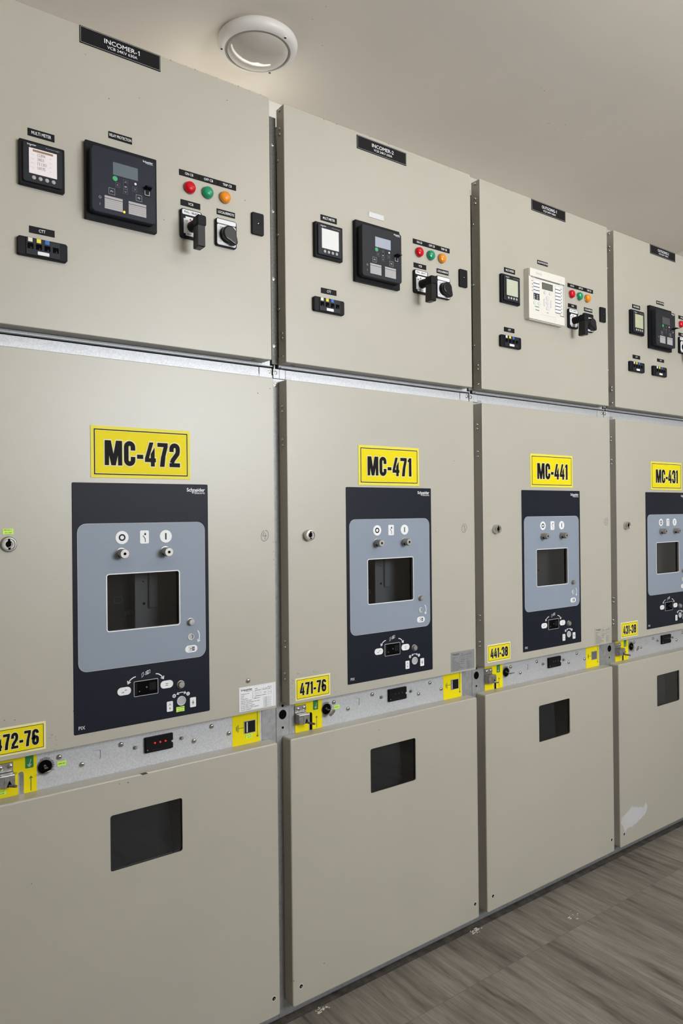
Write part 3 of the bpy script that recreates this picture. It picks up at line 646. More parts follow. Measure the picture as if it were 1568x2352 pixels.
def ivory_relay(root):
    U0, U1, V0, V1, F = .2130, .4080, 1.9905, 2.1640, -.0215
    P = lambda fx, fy: (U0 + fx * (U1 - U0), V1 - fy * (V1 - V0))
    b = MB(); out = rr(U0, U1, V0, V1, .003, 3)
    b.prism(out, F, 0, 'ivory', .0015, 2)
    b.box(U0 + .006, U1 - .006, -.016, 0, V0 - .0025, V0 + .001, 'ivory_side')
    rl = b.build('protection_relay', root, 'ivory protection relay')
    g = F - .0004
    def R(x0, y0, x1, y1, d, m, bb=None): p, q = P(x0, y0), P(x1, y1); bb.poly([(p[0], p[1]), (q[0], p[1]), (q[0], q[1]), (p[0], q[1])], d, m)
    b = MB(); p, q = P(.0, 0), P(1, .165); b.prism(rr(p[0] + .001, q[0] - .001, q[1], p[1] - .001, .003, 3), F - .004, F, 'ivory', .0015, 2)
    t = P(.17, .115); t2 = P(.335, .06); b.text('Easergy', t[0], t2[0], t[1], t2[1], F - .0043, 'label_grey'); p, q = P(.79, .125), P(.88, .085); b.poly([(p[0], p[1]), (q[0], p[1]), (q[0], q[1]), (p[0], q[1])], F - .0043, 'dull_white')
    b.build('relay_flap', rl)
    b = MB(); R(.06, .168, .985, .182, g, 'dirt_shade', b); R(.08, .158, .18, .178, F - .0006, 'label_grey', b); R(.86, .158, .95, .185, F - .0006, 'label_grey', b)
    R(.955, .19, .985, .83, g, 'label_grey', b)
    p, q = P(.30, .96), P(.73, .875); b.stroke([(p[0], q[1]), (q[0], q[1]), (q[0], p[1])], .0006, g, 'label_grey')
    t, t2 = P(.15, .755), P(.27, .725); b.text('Schneider', t[0], t2[0], t[1], t2[1], g, 'button_green', .01)
    for a, cc in ((.17, .81), (.86, .815)): p, q = P(a, cc + .012), P(a + .10, cc - .012); b.text('Easergy', p[0], q[0], p[1], q[1], g, 'dirt_shade', .03)
    p = P(.50, .815); b.arrow([(p[0] - .006, p[1]), (p[0] + .004, p[1])], .0008, g, 'dirt_shade', .003)
    for i in range(4): p = P(.088, .245 + i * .066); b.poly(circ(p[0], p[1], .0018, 10), g, 'black')
    for i in range(8): p = P(.905, .262 + i * .0685); b.poly(circ(p[0], p[1], .0018, 10), g, 'black')
    b.build('relay_face', rl)
    b = MB(); p, q = P(.356, .358), P(.657, .225); b.box(p[0], q[0], F - .0006, F, p[1], q[1], 'lcd_dark'); b.box(p[0] + .0015, q[0] - .0015, F - .0008, F, p[1] + .0015, q[1] - .0015, 'lcd_grey'); b.build('relay_screen', rl)
    for x0, x1, n, y0, dy in ((.12, .283, 4, .222, .0675), (.725, .88, 8, .229, .0685)):
        b = MB()
        for i in range(n):
            R(x0, y0 + i * dy, x1, y0 + (i + 1) * dy, g, 'label_grey', b); R(x0 + .006, y0 + i * dy + .004, x1 - .006, y0 + (i + 1) * dy - .014, F - .0006, 'white', b); R(x0, y0 + (i + 1) * dy - .014, x1, y0 + (i + 1) * dy, F - .0006, 'dirt_shade', b)
            if n == 4: p, q = P(x0 + .02, y0 + i * dy + .035), P(x0 + .05 + .02 * i, y0 + i * dy + .02); b.text(('TRIP', 'ALARM', 'OUT OF SERV', 'HEALTHY')[i], p[0], q[0] + .002, p[1], q[1], F - .0008, 'label_grey')
        if n == 4:
            R(x0, .493, x1, .607, g, 'relay_grey', b)
            for i in range(3):
                R(x0 + .012, .508 + i * .034, x0 + .037, .527 + i * .034, F - .0006, 'white' if i else 'label_grey', b); R(x0 + .08, .508 + i * .034, x0 + .13, .524 + i * .034, F - .0006, 'label_grey', b)
        b.build('legend_strip', rl)
    for fx, fy, r, kind in ((.15, .672, .0062, 'o'), (.266, .668, .0062, 'o'), (.433, .415, .0060, 'o'), (.58, .415, .0060, 'o'), (.507, .62, .0065, 'o'), (.51, .527, .008, 'u'), (.51, .715, .008, 'd'), (.416, .62, .004, 'l'), (.603, .62, .004, 'l')):
        p = P(fx, fy); b = MB()
        sh = circ(p[0], p[1], r, 18) if kind == 'o' else circ(p[0], p[1], .0040, 14, .0135) if kind == 'l' else ([(p[0] - .009, p[1] + .004), (p[0] - .005, p[1] - .006), (p[0] + .005, p[1] - .006), (p[0] + .009, p[1] + .004), (p[0] + .006, p[1] + .007), (p[0] - .006, p[1] + .007)] if kind == 'u' else [(p[0] - .009, p[1] - .004), (p[0] - .006, p[1] - .007), (p[0] + .006, p[1] - .007), (p[0] + .009, p[1] - .004), (p[0] + .005, p[1] + .006), (p[0] - .005, p[1] + .006)])
        b.prism(sh, F - .0008, F, 'dull_white', .0003, 1); b.stroke(sh, .0007, F - .001, 'label_grey', closed=True); b.stroke([(p[0] - .0015, p[1]), (p[0] + .0015, p[1])], .0012, F - .001, 'label_grey')
        b.build('relay_key', rl)

def test_block(root, u0, v0, k):
    w, h = .1020, .0395; u1, v1 = u0 + w, v0 + h; n = .0035
    out = [(u1, v0 + n), (u1, v1 - n), (u1 - n, v1), (u0 + n, v1), (u0, v1 - n), (u0, v0 + n), (u0 + n, v0), (u1 - n, v0)]
    b = MB(); b.prism(out, -.0100, 0, 'black', .0015, 2); b.prism([(u1 - .0165, v0 + .002), (u1 - .0165, v1 - .002), (u0 + .0165, v1 - .002), (u0 + .0165, v0 + .002)], -.0120, -.0100, 'relay_grey', .0006, 1)
    tb = b.build('test_block', root)
    for i, m in enumerate(('tab_ivory', 'tab_yellow', 'tab_blue')):
        u = u0 + .0247 + i * .0172; MB().box(u - .0044, u + .0044, -.0126, -.0120, v1 - .0102, v1 - .0018, m).build('colour_tab', tb, ('ivory', 'yellow', 'blue')[i] + ' colour tab')
    for i in range(4):
        u = u0 + .0250 + i * .0172; v = v1 - .0190; b = MB()
        b.prism([(u + .0060, v + .0058), (u - .0060, v + .0058), (u - .0060, v - .0058), (u + .0060, v - .0058)], -.0128, -.0120, 'void', .0003, 1); b.poly([(u - .001, v - .0055), (u + .0035, v - .0055), (u + .0010, v - .001)], -.0130, 'relay_grey'); b.build('test_socket', tb)
    b = MB(); b.prism(rr(u0 + .0395, u0 + .0630, v0 + .0042, v0 + .0115, .0015, 3), -.0126, -.0120, 'white'); b.build('blank_label', tb, 'blank white label')

def note(root, u0, u1, v0, v1, d, rows=1, name='sticky_note', blue=False):
    b = MB(); w = u1 - u0; h = v1 - v0; rs = random.Random(int(u0 * 1e5))
    b.prism([(u1, v1), (u0 + w * .5, v1 - .0006), (u0, v1 - .0003), (u0 + .0003, v0), (u0 + w * .5, v0 + .0006), (u1, v0)], d - .0007, d, 'note_green')
    for r in range(rows):
        y = v1 - h * (r + .6) / (rows + .2); x = u0 + w * (.12 + .1 * (r % 2))
        while x < u1 - w * .18:
            s_ = w * rs.uniform(.05, .09); b.stroke([(x, y - h * .08), (x + s_ * .4, y + h * .1), (x + s_ * .7, y - h * .08), (x + s_, y + h * .07)], .0005, d - .0009, 'green_line'); x += s_ * rs.choice([1.1, 1.1, 2.0])
    return b.build(name, root, 'green sticky note')

def rating_plate(root, r, m, k):
    u0, u1, v0, v1 = r; w = u1 - u0; h = v1 - v0; d = -.0008; g = d - .0002; ink = 'black' if k == 0 else 'dirt_shade'
    b = MB(); b.box(u0, u1, d, 0, v0, v1, m); q = .0018
    b.stroke([(u0 + q, v0 + q), (u1 - q, v0 + q), (u1 - q, v1 - q), (u0 + q, v1 - q)], .0003, g, 'label_grey', closed=True)
    X = lambda f: u0 + w * f; Y = lambda f: v1 - h * f
    brand(b, X(.05), X(.36), Y(.155), h * .075, g, ink)
    for i, (t, l) in enumerate((('Substation No', .22), ('Cubicle', .09), ('Mark', .08), ('FUNCTION', .18), ('RATED VOLTAGE', .28), ('IMPULSE WITHSTAND VOLTAGE', .50), ('RATED FREQUENCY', .32), ('RATED PEAK CURRENT', .37), ('RATED SHORT TIME CURRENT', .48), ('RATED CURRENT', .28))):
        y = .275 + i * .073; b.text(t, X(.05), X(.05 + l), Y(y + .03), Y(y - .012), g, ink, 0.0)
    for t, x, y, l in (('TYPE', .42, .14, .08), ('STANDARD', .42, .21, .17), ('YEAR', .66, .345, .08), ('INTERNAL CURRENT', .46, .44, .28), ('WEIGHT', .40, .53, .16), ('PIX 24', .78, .13, .1), ('IEC 62271-200', .65, .205, .2)): b.text(t, X(x), X(x + l), Y(y + .028), Y(y - .014), g, ink)
    def bx(x0, y0, x1, y1): b.stroke([(X(x0), Y(y0)), (X(x1), Y(y0)), (X(x1), Y(y1)), (X(x0), Y(y1))], .0003, g, ink, closed=True)
    for i in range(4): bx(.36, .25 + i * .075, .45, .325 + i * .075)
    bx(.61, .165, .88, .235); bx(.78, .30, .89, .36); bx(.78, .39, .89, .45); bx(.47, .30, .60, .36)
    for i in range(6): y = .55 + i * .073; bx(.66, y, .82, y + .052); b.text(('24', '125', '50', '63', '25', '630')[i], X(.70), X(.75), Y(y + .042), Y(y + .012), g, ink); b.text(('kV', 'kV', 'Hz', 'kA', 'kA', 'A')[i], X(.84), X(.875), Y(y + .042), Y(y + .012), g, ink)
    b.stroke([(X(.945), Y(.04)), (X(.945), Y(.96))], .0003, g, ink)
    b.build('rating_plate', root, ('white', 'grey', 'beige', 'beige')[k] + ' printed rating plate')

def control_panel(root, dx, k):
    win = rr(.2655 + dx, .4385 + dx, 1.0665, 1.1945, .005, 4)
    g = -.0022
    b = MB(); b.prism(rr(.1903 + dx, .5160 + dx, .8462, 1.4020, .003, 4), -.0010, 0, 'navy', .0004, 1, back=False, hole=win, holed=.001)
    brand(b, .4605 + dx, .5080 + dx, 1.3842, .0088, -.0013, 'white'); b.text('PIX', .2002 + dx, .2145 + dx, .8562, .8638, -.0013, 'dull_white', .01)
    wd = .0022
    # curved arrows and pictogram over the racking socket
    b.arrow([(.3300 + dx, .9560), (.3240 + dx, .9545), (.3185 + dx, .9512), (.3142 + dx, .9468), (.3122 + dx, .9430)], wd, -.0013, 'white', .0055)
    b.arrow([(.3782 + dx, .9562), (.3845 + dx, .9550), (.3900 + dx, .9512), (.3945 + dx, .9465), (.3963 + dx, .9430)], wd, -.0013, 'white', .0055)
    pw = .0008
    b.stroke([(.3445 + dx, .9520), (.3485 + dx, .9560), (.3485 + dx, .9640), (.3445 + dx, .9605)], pw, -.0013, 'white', closed=True)
    for q in ([(.3535, .9570), (.3605, .9585), (.3605, .9650), (.3535, .9640)], [(.3570, .9592), (.3642, .9605), (.3642, .9672), (.3570, .9662)], [(.3560, .9590), (.3585, .9590), (.3585, .9625), (.3560, .9625)]): b.stroke([(a + dx, c) for a, c in q], pw, -.0013, 'white', closed=True)
    b.stroke([(.3495 + dx, .9590), (.3525 + dx, .9590)], pw, -.0013, 'label_grey')
    b.arrow([(.4312 + dx, .9000), (.4360 + dx, .9022), (.4414 + dx, .9028), (.4470 + dx, .9022), (.4520 + dx, .8998)], .0017, -.0013, 'white', .0042, both=True)
    for u, s_ in ((.4235, 'o'), (.4588, 'i')):
        b.poly(circ(u + dx, .8968, .0045, 18), -.0013, 'white')
        if s_ == 'o': b.stroke(circ(u + dx, .8968, .0019, 12), .0011, -.0015, 'navy', closed=True)
        else: b.stroke([(u + dx, .8942), (u + dx, .8994)], .0012, -.0015, 'navy')
    cp = b.build('control_panel', root, 'navy control panel')
    b = MB(); b.prism(rr(.2003 + dx, .5066 + dx, .9815, 1.3108, .020, 4), -.0018, -.0010, 'blue_grey', .0003, 1, back=False, hole=win, holed=.001)
    b.stroke(rr(.2010 + dx, .5059 + dx, .9822, 1.3101, .0195, 6), .0010, -.0020, 'strip_grey', closed=True)
    b.stroke(rr(.2647 + dx, .4393 + dx, 1.0657, 1.1953, .0056, 4), .0022, -.0021, 'white', closed=True)
    b.arrow([(.4848 + dx, 1.0470), (.4885 + dx, 1.0410), (.4900 + dx, 1.0335), (.4890 + dx, 1.0265), (.4862 + dx, 1.0205)], .0021, -.0021, 'white', .0052)
    b.build('grey_panel', cp, 'blue-grey inner panel')
    # symbols on stickers
    def sticker(out, marks, nm='symbol_sticker'):
        b = MB(); b.prism(out, -.0024, -.0016 if nm else 0, 'white')
        for fn in marks: fn(b)
        b.build(nm, cp)
    e = -.0026
    sticker(circ(.3008 + dx, 1.2777, .0150, 32), [lambda b: b.stroke(circ(.3008 + dx, 1.2777, .0062, 24), .0034, e, 'navy', closed=True)])
    sticker(circ(.4058 + dx, 1.2777, .0150, 32), [lambda b: b.stroke([(.4058 + dx, 1.2700), (.4058 + dx, 1.2854)], .0033, e, 'navy')])
    def star(b):
        b.stroke([(.3552 + dx, 1.2655), (.3552 + dx, 1.2735), (.3497 + dx, 1.2810)], .0015, e, 'navy'); b.stroke([(.3552 + dx, 1.2815), (.3552 + dx, 1.2880)], .0013, e, 'navy')
        for a in (0, 45, 135): c_, s_ = math.cos(math.radians(a)) * .0027, math.sin(math.radians(a)) * .0027; b.stroke([(.3552 + dx - c_, 1.2840 - s_), (.3552 + dx + c_, 1.2840 + s_)], .0011, e, 'navy')
    sticker(rr(.3430 + dx, .3642 + dx, 1.2622, 1.2928, .003, 3), [star])
    def rack(b):
        b.stroke([(.4720 + dx, 1.0085), (.4600 + dx, 1.0085)], .0008, e, 'navy'); b.stroke([(.4600 + dx, .9995), (.4720 + dx, .9995)], .0008, e, 'navy'); b.arrow([(.4612 + dx, 1.0040), (.4680 + dx, 1.0040)], .0010, e, 'navy', .0028)
        b.poly([(.4705 + dx, .9993), (.4765 + dx, .9993), (.4765 + dx, 1.0087), (.4705 + dx, 1.0087)], e, 'navy'); b.poly([(.4725 + dx, 1.0010), (.4752 + dx, 1.0010), (.4752 + dx, 1.0070), (.4725 + dx, 1.0070)], e - .0002, 'label_grey')
    sticker(rr(.4522 + dx, .4838 + dx, .9955, 1.0125, .0084, 5), [rack])
    def zed(b): b.stroke([(.4015 + dx, .9300), (.4080 + dx, .9300), (.4015 + dx, .9250), (.4080 + dx, .9250)], .0011, e, 'navy')
    def zap(b): b.stroke([(.2960 + dx, .9240), (.3010 + dx, .9240), (.3000 + dx, .9262)], .0011, e, 'navy'); b.stroke([(.3040 + dx, .9270), (.3050 + dx, .9292), (.3092 + dx, .9292)], .0011, e, 'navy')
    sticker(rr(.2867 + dx, .3182 + dx, .9178, .9358, .0088, 5), [zap]); sticker(rr(.3891 + dx, .4206 + dx, .9185, .9366, .0088, 5), [zed])
    def yv(b, u, v): b.stroke([(u, v + .004), (u, v)], .0009, e, 'navy'); b.stroke([(u - .003, v - .003), (u, v), (u + .003, v - .003)], .0009, e, 'navy')
    def card1(b): yv(b, .4120 + dx, .8790); b.arrow([(.4120 + dx, .8660), (.4120 + dx, .8708)], .0009, e, 'navy', .0024)
    def card2(b): yv(b, .4710 + dx, .8765); b.arrow([(.4710 + dx, .8680), (.4710 + dx, .8740)], .0009, e, 'navy', .0026)
    sticker(rr(.4043 + dx, .4196 + dx, .8620, .8858, .002, 3), [card1]); sticker(rr(.4632 + dx, .4788 + dx, .8630, .8862, .002, 3), [card2])
    # push buttons with a drilled face
    for u in (.2988, .4040):
        b = MB(); b.lathe(u + dx, 1.2414, [(.0128, -.0018), (.0128, -.0028), (.0108, -.0030), (.0106, -.0250), (.0098, -.0262), (.0034, -.0262), (.0030, -.0240)], 'knob_steel', 26)
        b.poly(circ(u + dx, 1.2414, .0031, 14), -.0250, 'void'); pts = []
        for i in range(6):
            a = math.radians(196 + i * 9)
            pts.append((u + dx + .01085 * math.cos(a), 1.2414 + .01085 * math.sin(a)))
        b.rings([[(p[0], -.0100, p[1]) for p in pts], [(p[0], -.0160, p[1]) for p in pts]], 'void', cap0=False, cap1=False, closed=False)
        b.build('push_button', cp)
    b = MB(); b.lathe(.4668 + dx, 1.0694, [(.0092, -.0018), (.0092, -.0026), (.0078, -.0028), (.0074, -.0100), (.0066, -.0112), (.0002, -.0114)], 'knob_steel', 24); b.build('panel_stud', cp)
    b = MB(); b.lathe(.4670 + dx, 1.0330, [(.0078, -.0018), (.0078, -.0034), (.0064, -.0034), (.0062, -.0021)], 'dull_white', 24); b.poly(circ(.4670 + dx, 1.0330, .0063, 22), -.0022, 'label_grey'); b.poly([(.4670 + dx + .0060 * math.cos(math.radians(a)), 1.0330 + .0060 * math.sin(math.radians(a))) for a in range(-70, 91, 16)] + [(.4655 + dx + .0060 * math.cos(math.radians(a)), 1.0330 + .0060 * math.sin(math.radians(a))) for a in range(80, -69, -16)], -.0024, 'dirt_shade'); b.build('access_hole', cp)  # dark crescent on the flat disc paints the shade inside the hole
    b = MB(); b.lathe(.4400 + dx, .9218, [(.0098, -.0010), (.0098, -.0024), (.0084, -.0026), (.0078, -.0080), (.0066, -.0092), (.0002, -.0094)], 'knob_steel', 24); b.build('panel_stud', cp)
    b = MB(); b.lathe(.4412 + dx, .8826, [(.0113, -.0010), (.0113, -.0028), (.0098, -.0028), (.0096, -.0013)], 'dull_white', 26); b.poly(circ(.4412 + dx, .8826, .0097, 26), -.0014, 'label_grey'); b.build('access_hole', cp)
    b = MB(); b.prism(rr(.3248 + dx, .3836 + dx, .9096, .9453, .002, 3), -.0024, -.0010, 'strip_grey'); b.prism(rr(.3262 + dx, .3822 + dx, .9110, .9439, .001, 3), -.0026, -.0010, 'void')
    dp = -.0027
    b.poly([(.3262 + dx, .9110), (.3330 + dx, .9160), (.3330 + dx, .9400), (.3262 + dx, .9439)], dp, 'ink'); b.poly(circ(.3555 + dx, .9285, .0022, 5), dp, 'dark_steel'); b.poly(circ(.3380 + dx, .9210, .0016, 8), dp, 'dark_steel')
    b.poly([(.3620 + dx, .9200), (.3780 + dx, .9200), (.3780 + dx, .9380), (.3620 + dx, .9380)], dp, 'ink'); b.build('racking_socket', cp, 'black socket in a thin grey frame')
    # viewing window
    MB().poly(rr(.2600 + dx, .4440 + dx, 1.0600, 1.2000, .002), .0055, 'pane').build('viewing_pane', cp, 'dark tinted viewing pane')
    b = MB(); b.box((.362 if k < 2 else .20) + dx, .60 + dx, .085, .088, 1.00, 1.26, 'breaker_grey' if k < 2 else 'breaker_plain')
    if k < 2: b.prism(rr(.395 + dx, .418 + dx, 1.10, 1.25, .004, 3), .078, .085, 'breaker_grey', .003, 2)
    b.poly(circ(.384 + dx, 1.112, .0035, 12), .0846, 'void'); b.poly(circ(.383 + dx, 1.166, .0017, 10), .0846, 'void'); b.box(.20 + dx, .362 + dx, .120, .123, 1.00, 1.26, 'interior_mid')
    b.poly(rr(0.3455 + dx, 0.3725 + dx, 1.0769, 1.0937, .008, 4), .1192, 'interior_mark'); b.stroke(rr(0.3231 + dx, 0.3429 + dx, 1.1144, 1.1295, .002, 2), .002, .1192, 'interior_mark', closed=True); b.arrow([(0.3486 + dx, 1.0560), (0.3445 + dx, 1.0652), (0.3474 + dx, 1.0752)], .0015, .1192, 'interior_mark', .004)
    b.build('breaker_front', cp)
    if k == 0: note(cp, .4282, .4490, .8570, .8694, -.0010, 2)

def interlock(root, k):
    D = .0405; g = D - .0004
    b = MB(); b.box(.0392, .6850, D, .047, .700, .860, 'galvanised', .0006, 1)
    b.stroke([(.2470, .7906), (.2590, .7906)], .0006, g, 'dark_steel'); b.stroke([(.2590, .7906), (.2606, .7885), (.2606, .7730), (.2585, .7700)], .0012, g, 'dark_steel'); b.stroke([(.2585, .7700), (.2480, .7695)], .0004, g, 'label_grey')
    b.poly([(.1405, .8000), (.1500, .7960), (.1560, .7880), (.1580, .7780), (.1550, .7680), (.1480, .7600), (.1387, .7580), (.1300, .7610), (.1240, .7690), (.1215, .7780), (.1240, .7880), (.1300, .7960)], g, 'post_steel')
    ip = b.build('interlock_plate', root, 'bare galvanised plate between the doors')
    for u, v in ((.1695, .7930), (.2190, .7662), (.3085, .7935), (.4918, .7665), (.5400, .7940), (.5883, .7672)): put('screw', 'screw', ip, u, D, v)
    for u, v in ((.3425, .7805), (.4592, .7806)): put('pin', 'stud', ip, u, D, v)
    # yellow earthing plates
    b = MB(); y0, y1, z0, z1 = .0395, .1220 + (.0 if k == 0 else .0068), .70, .835
    b.box(y0, y1, D - .0005, D, z0, z1, 'yellow'); e = D - .0008
    b.prism(rr(.0800 + .004, .0914 + .004, .70, .7780, .0055, 4), D - .0008, D - .0005, 'hasp_steel' if k == 0 else 'void'); b.poly([(.0840, .70), (.0862, .70), (.0862, .7725), (.0840, .7725)], D - .0010, 'label_grey')
    b.poly(rr(.0985, .1155, .7825, .835, .002, 3), e, 'green')
    b.stroke([(.1070, .7905), (.1105, .8010)], .0008, e - .0002, 'white')
    for y, hw_ in ((.7902, .0045), (.7880, .0033), (.7860, .0020)): b.stroke([(.1070 - hw_, y), (.1070 + hw_, y)], .0008, e - .0002, 'white')
    b.arrow([(.1070 + .003, .7330), (.1070 + .003, .7630)], .0017, e, 'green_line', .0042); b.stroke(circ(.0790, .7770, .0024, 12), .0007, e, 'green_line', closed=True); b.poly(circ(.0790, .7770, .0008, 8), e, 'green_line')
    yp = b.build('earthing_plate', root, 'yellow plate with a green earth symbol')
    # hasp on the left plate
    b = MB(); b.box(.0372, .0742, .0375, D, .7835, .8035, 'hasp_steel', .0006, 1)
    b.box(.0385, .0740, .0180, D - .001, .7570, .7830, 'hasp_steel', .002, 2)
    b.prism([(.0520, .7560), (.0560, .7560), (.0625, .7720), (.0690, .7560), (.0720, .7560), (.0720, .7800), (.0520, .7800)], .0172, .0182, 'hasp_steel', .0003, 1)
    b.poly([(.0562, .7575), (.0688, .7575), (.0625, .7715)], .0178, 'void')
    b.rings([[(.0625 + r * .9 * math.cos(t), .018, .7600 + r * math.sin(t)) for t in [2 * math.pi * i / 10 for i in range(10)] for r in (.0030,)],
             [(.0740 + .0030 * .9 * math.cos(t), -.004 if k in (1, 3) else .012, .7585 + .0030 * math.sin(t)) for t in [2 * math.pi * i / 10 for i in range(10)]]], 'dark_steel')
    hs = b.build('padlock_hasp', root, 'steel hasp bracket with a locking pin')
    for u, v in ((.0482, .7937), (.0677, .7947)): put('bolt', 'bolt', hs, u, .0375, v)
    b = MB(); z0 = .70; y0, y1 = .5985, .6790; b.box(y0, y1, D - .0005, D, z0, .835, 'yellow')
    for x, h_ in ((.6095, .0050), (.6120, .0075), (.6150, .0100)): b.stroke([(x, .7735 - h_), (x, .7735 + h_)], .0015, e, 'green_line')
    b.stroke([(.6150, .7735), (.6310, .7735)], .0014, e, 'green_line'); b.arrow([(.6720, .8120), (.6718, .7440)], .0017, e, 'green_line', .0042)
    rp = b.build('earthing_plate', root, 'yellow plate with an indicator window')
    b = MB(); b.prism(rr(.6318, .6655, .7572, .7898, .002, 3), D - .0022, D - .0005, 'strip_grey'); b.prism(rr(.6332, .6641, .7586, .7884, .001, 3), D - .0026, D - .0005, 'interior_plate' if k == 2 else 'black_gloss')
    if k < 2: b.poly([(.6385, .7605), (.6420, .7605), (.6420, .7870), (.6385, .7870)] if k == 0 else [(.6345, .7600), (.6372, .7600), (.6372, .7870), (.6345, .7870)], D - .0028, 'dull_white')
    b.build('indicator_window', rp)
    # key lock body
    u, v = .1420 + (-.003, .0012, .003, .0065)[k], .7785; b = MB()
    b.lathe(u, v, [(.0168, D - .0004), (.0168, D - .0012), (.0150, D - .0014), (.0148, D - .0010)], 'dark_steel', 30); b.poly(circ(u, v, .0146, 30), D - .0016, 'void')
    b.stroke([(u - .003, v + .002), (u + .003, v + .002)], .0005, D - .0018, 'dull_white'); b.stroke([(u, v + .003), (u, v + .005)], .0005, D - .0018, 'dull_white')
    def ring_text(s_, a0, a1, r):
        for i, ch in enumerate(s_):
            a = math.radians(a0 + (a1 - a0) * i / (len(s_) - 1)); vs, fs = text_geo(ch, .01); c_, n_ = math.cos(a - math.pi / 2), math.sin(a - math.pi / 2)
            cu, cv = u + r * math.cos(a), v + r * math.sin(a); pts = []
            for x, y in vs: x = (x - .5) * .0024; y = (y - .5) * .0032; pts.append((cu + x * c_ - y * n_, D - .0007, cv + x * n_ + y * c_))
            b.add(pts, fs, 'black')
    ring_text('CLOSE', 118, 62, .0185); ring_text('OPEN', 30, -12, .0185)
    kl = b.build('key_lock', root)
    # voltage presence indicator
    b = MB(); x0 = .3655 + (-.0005, .003, .003, .003)[k]; w = .0690; b.prism([(x0 + w, .7640), (x0 + w, .7760), (x0 + w - .004, .7770), (x0 + w - .004, .7815), (x0 + w, .7825), (x0 + w, .7985), (x0, .7985), (x0, .7625), (x0 + w - .006, .7625)], D - .0085, D, 'ink', .0010, 1)
    b.poly(circ(x0 + .0045, .7695, .0016, 10), D - 0.0088, 'steel'); b.stroke([(x0 + .014, .7680), (x0 + .028, .7690), (x0 + .040, .7672)], .0014, D - 0.0088, 'relay_grey')
    vi = b.build('voltage_indicator', root, 'black indicator with three lamps')
    for i in range(3): MB().lathe(x0 + .0225 + .0133 * i, .7838, [(.0023, D - 0.0085), (.0023, D - 0.0097), (.0014, D - 0.0110), (.0002, D - 0.0115)], 'led_red' if k == 0 else 'led_dark', 12).build('indicator_led', vi)
    if k == 0: note(root, .1648, .1845, .7724, .7836, D - .0002, 1); note(root, .6361, .6556, .7443, .7550, D - .0008, 2); note(root, .0420, .0598, .7366, .7472, D - .0008, 2)
    if k == 1: note(root, .1694, .1890, .7722, .7838, D - .0002, 1)

def key(k):
    lab = ('flat bronze key held sideways in the lock on the MC-472 cabinet', 'round-bowed dark key turned in the lock on the MC-471 cabinet', 'thin key with straight bow in the lock on the MC-441 cabinet', 'oval key with a bright hole in the lock on the MC-431 cabinet')[k]
    u, v = .1420 + (-.003, .0012, .003, .0065)[k], .7785
    r = thing('key', lab, 'key', (PITCH * k + u, .036, v + ZO), 'keys in the interlock locks')
    tl = (-.12, -.35, .05, -.45)[k]; ro = Matrix.Rotation(tl, 3, 'Y')
    b = MB(0); b.box(-.0035, .0035, -.0090, .0, -.0008, .0008, 'key_bronze'); b.build('key_blade', r).rotation_euler = (0, 0, 0)
    # bow: a flat oval plate facing mostly down-left like a turned key
    b = MB(0); out = circ(0, 0, .0125, 20, .0085); b.prism(out, -.0012, .0012, 'key_bronze', .0006, 1); b.poly(circ(.0070, .0, .0018, 10), -.00135, 'void' if k != 3 else 'dull_white')
    o = b.build('key_bow', r); o.location = ((.003, -.015, -.006), (.005, -.018, -.0075), (.006, -.018, -.001), (.010, -.020, -.006))[k]; o.rotation_euler = ((1.15, tl, .35), (.35, tl, .25), (1.35, tl, .35), (.20, tl, .15))[k]

for k in range(4): cabinet(k)
# galvanised posts that cover the joints between the cabinets
POSTS = ('galvanised joint post left of the MC-472 cabinet', 'galvanised joint post between the MC-472 and MC-471 cabinets', 'galvanised joint post between the MC-471 and MC-441 cabinets',
         'galvanised joint post between the MC-441 and MC-431 cabinets', 'galvanised joint post right of the MC-431 cabinet')
for k in range(5):
    r = thing('joint_post', POSTS[k], 'post', (PITCH * k, .0402, 0), 'joint posts between cabinets')
    b = MB(ZO); e = -.0003
    b.box(-.0203, .0203, 0, .0012, -.0225, 1.6915, 'post_steel', .0006, 1); b.box(-.0192, .0192 - .0194, -.0004, .0012, 1.6925, 1.7182, 'galvanised', .0006, 1)
    b.poly(circ(0, .7873, .0119, 28, .0128), e, 'void'); b.poly(circ(0, .7522, .0034, 14), e, 'void'); b.poly(circ(0, .8109, .0036, 14), e, 'void'); b.poly(circ(.004, .032, .0048, 14), e, 'void')
    b.poly([(.0012, .06), (.0028, .06), (.0022, .72), (.0006, .72)], e, 'void'); b.build('post_strip', r)
    put('bolt', 'bolt', r, -.0122, 0, 1.6747); put('bolt', 'bolt', r, -.0136, -.0004, 1.7074)
for k in range(4): key(k)

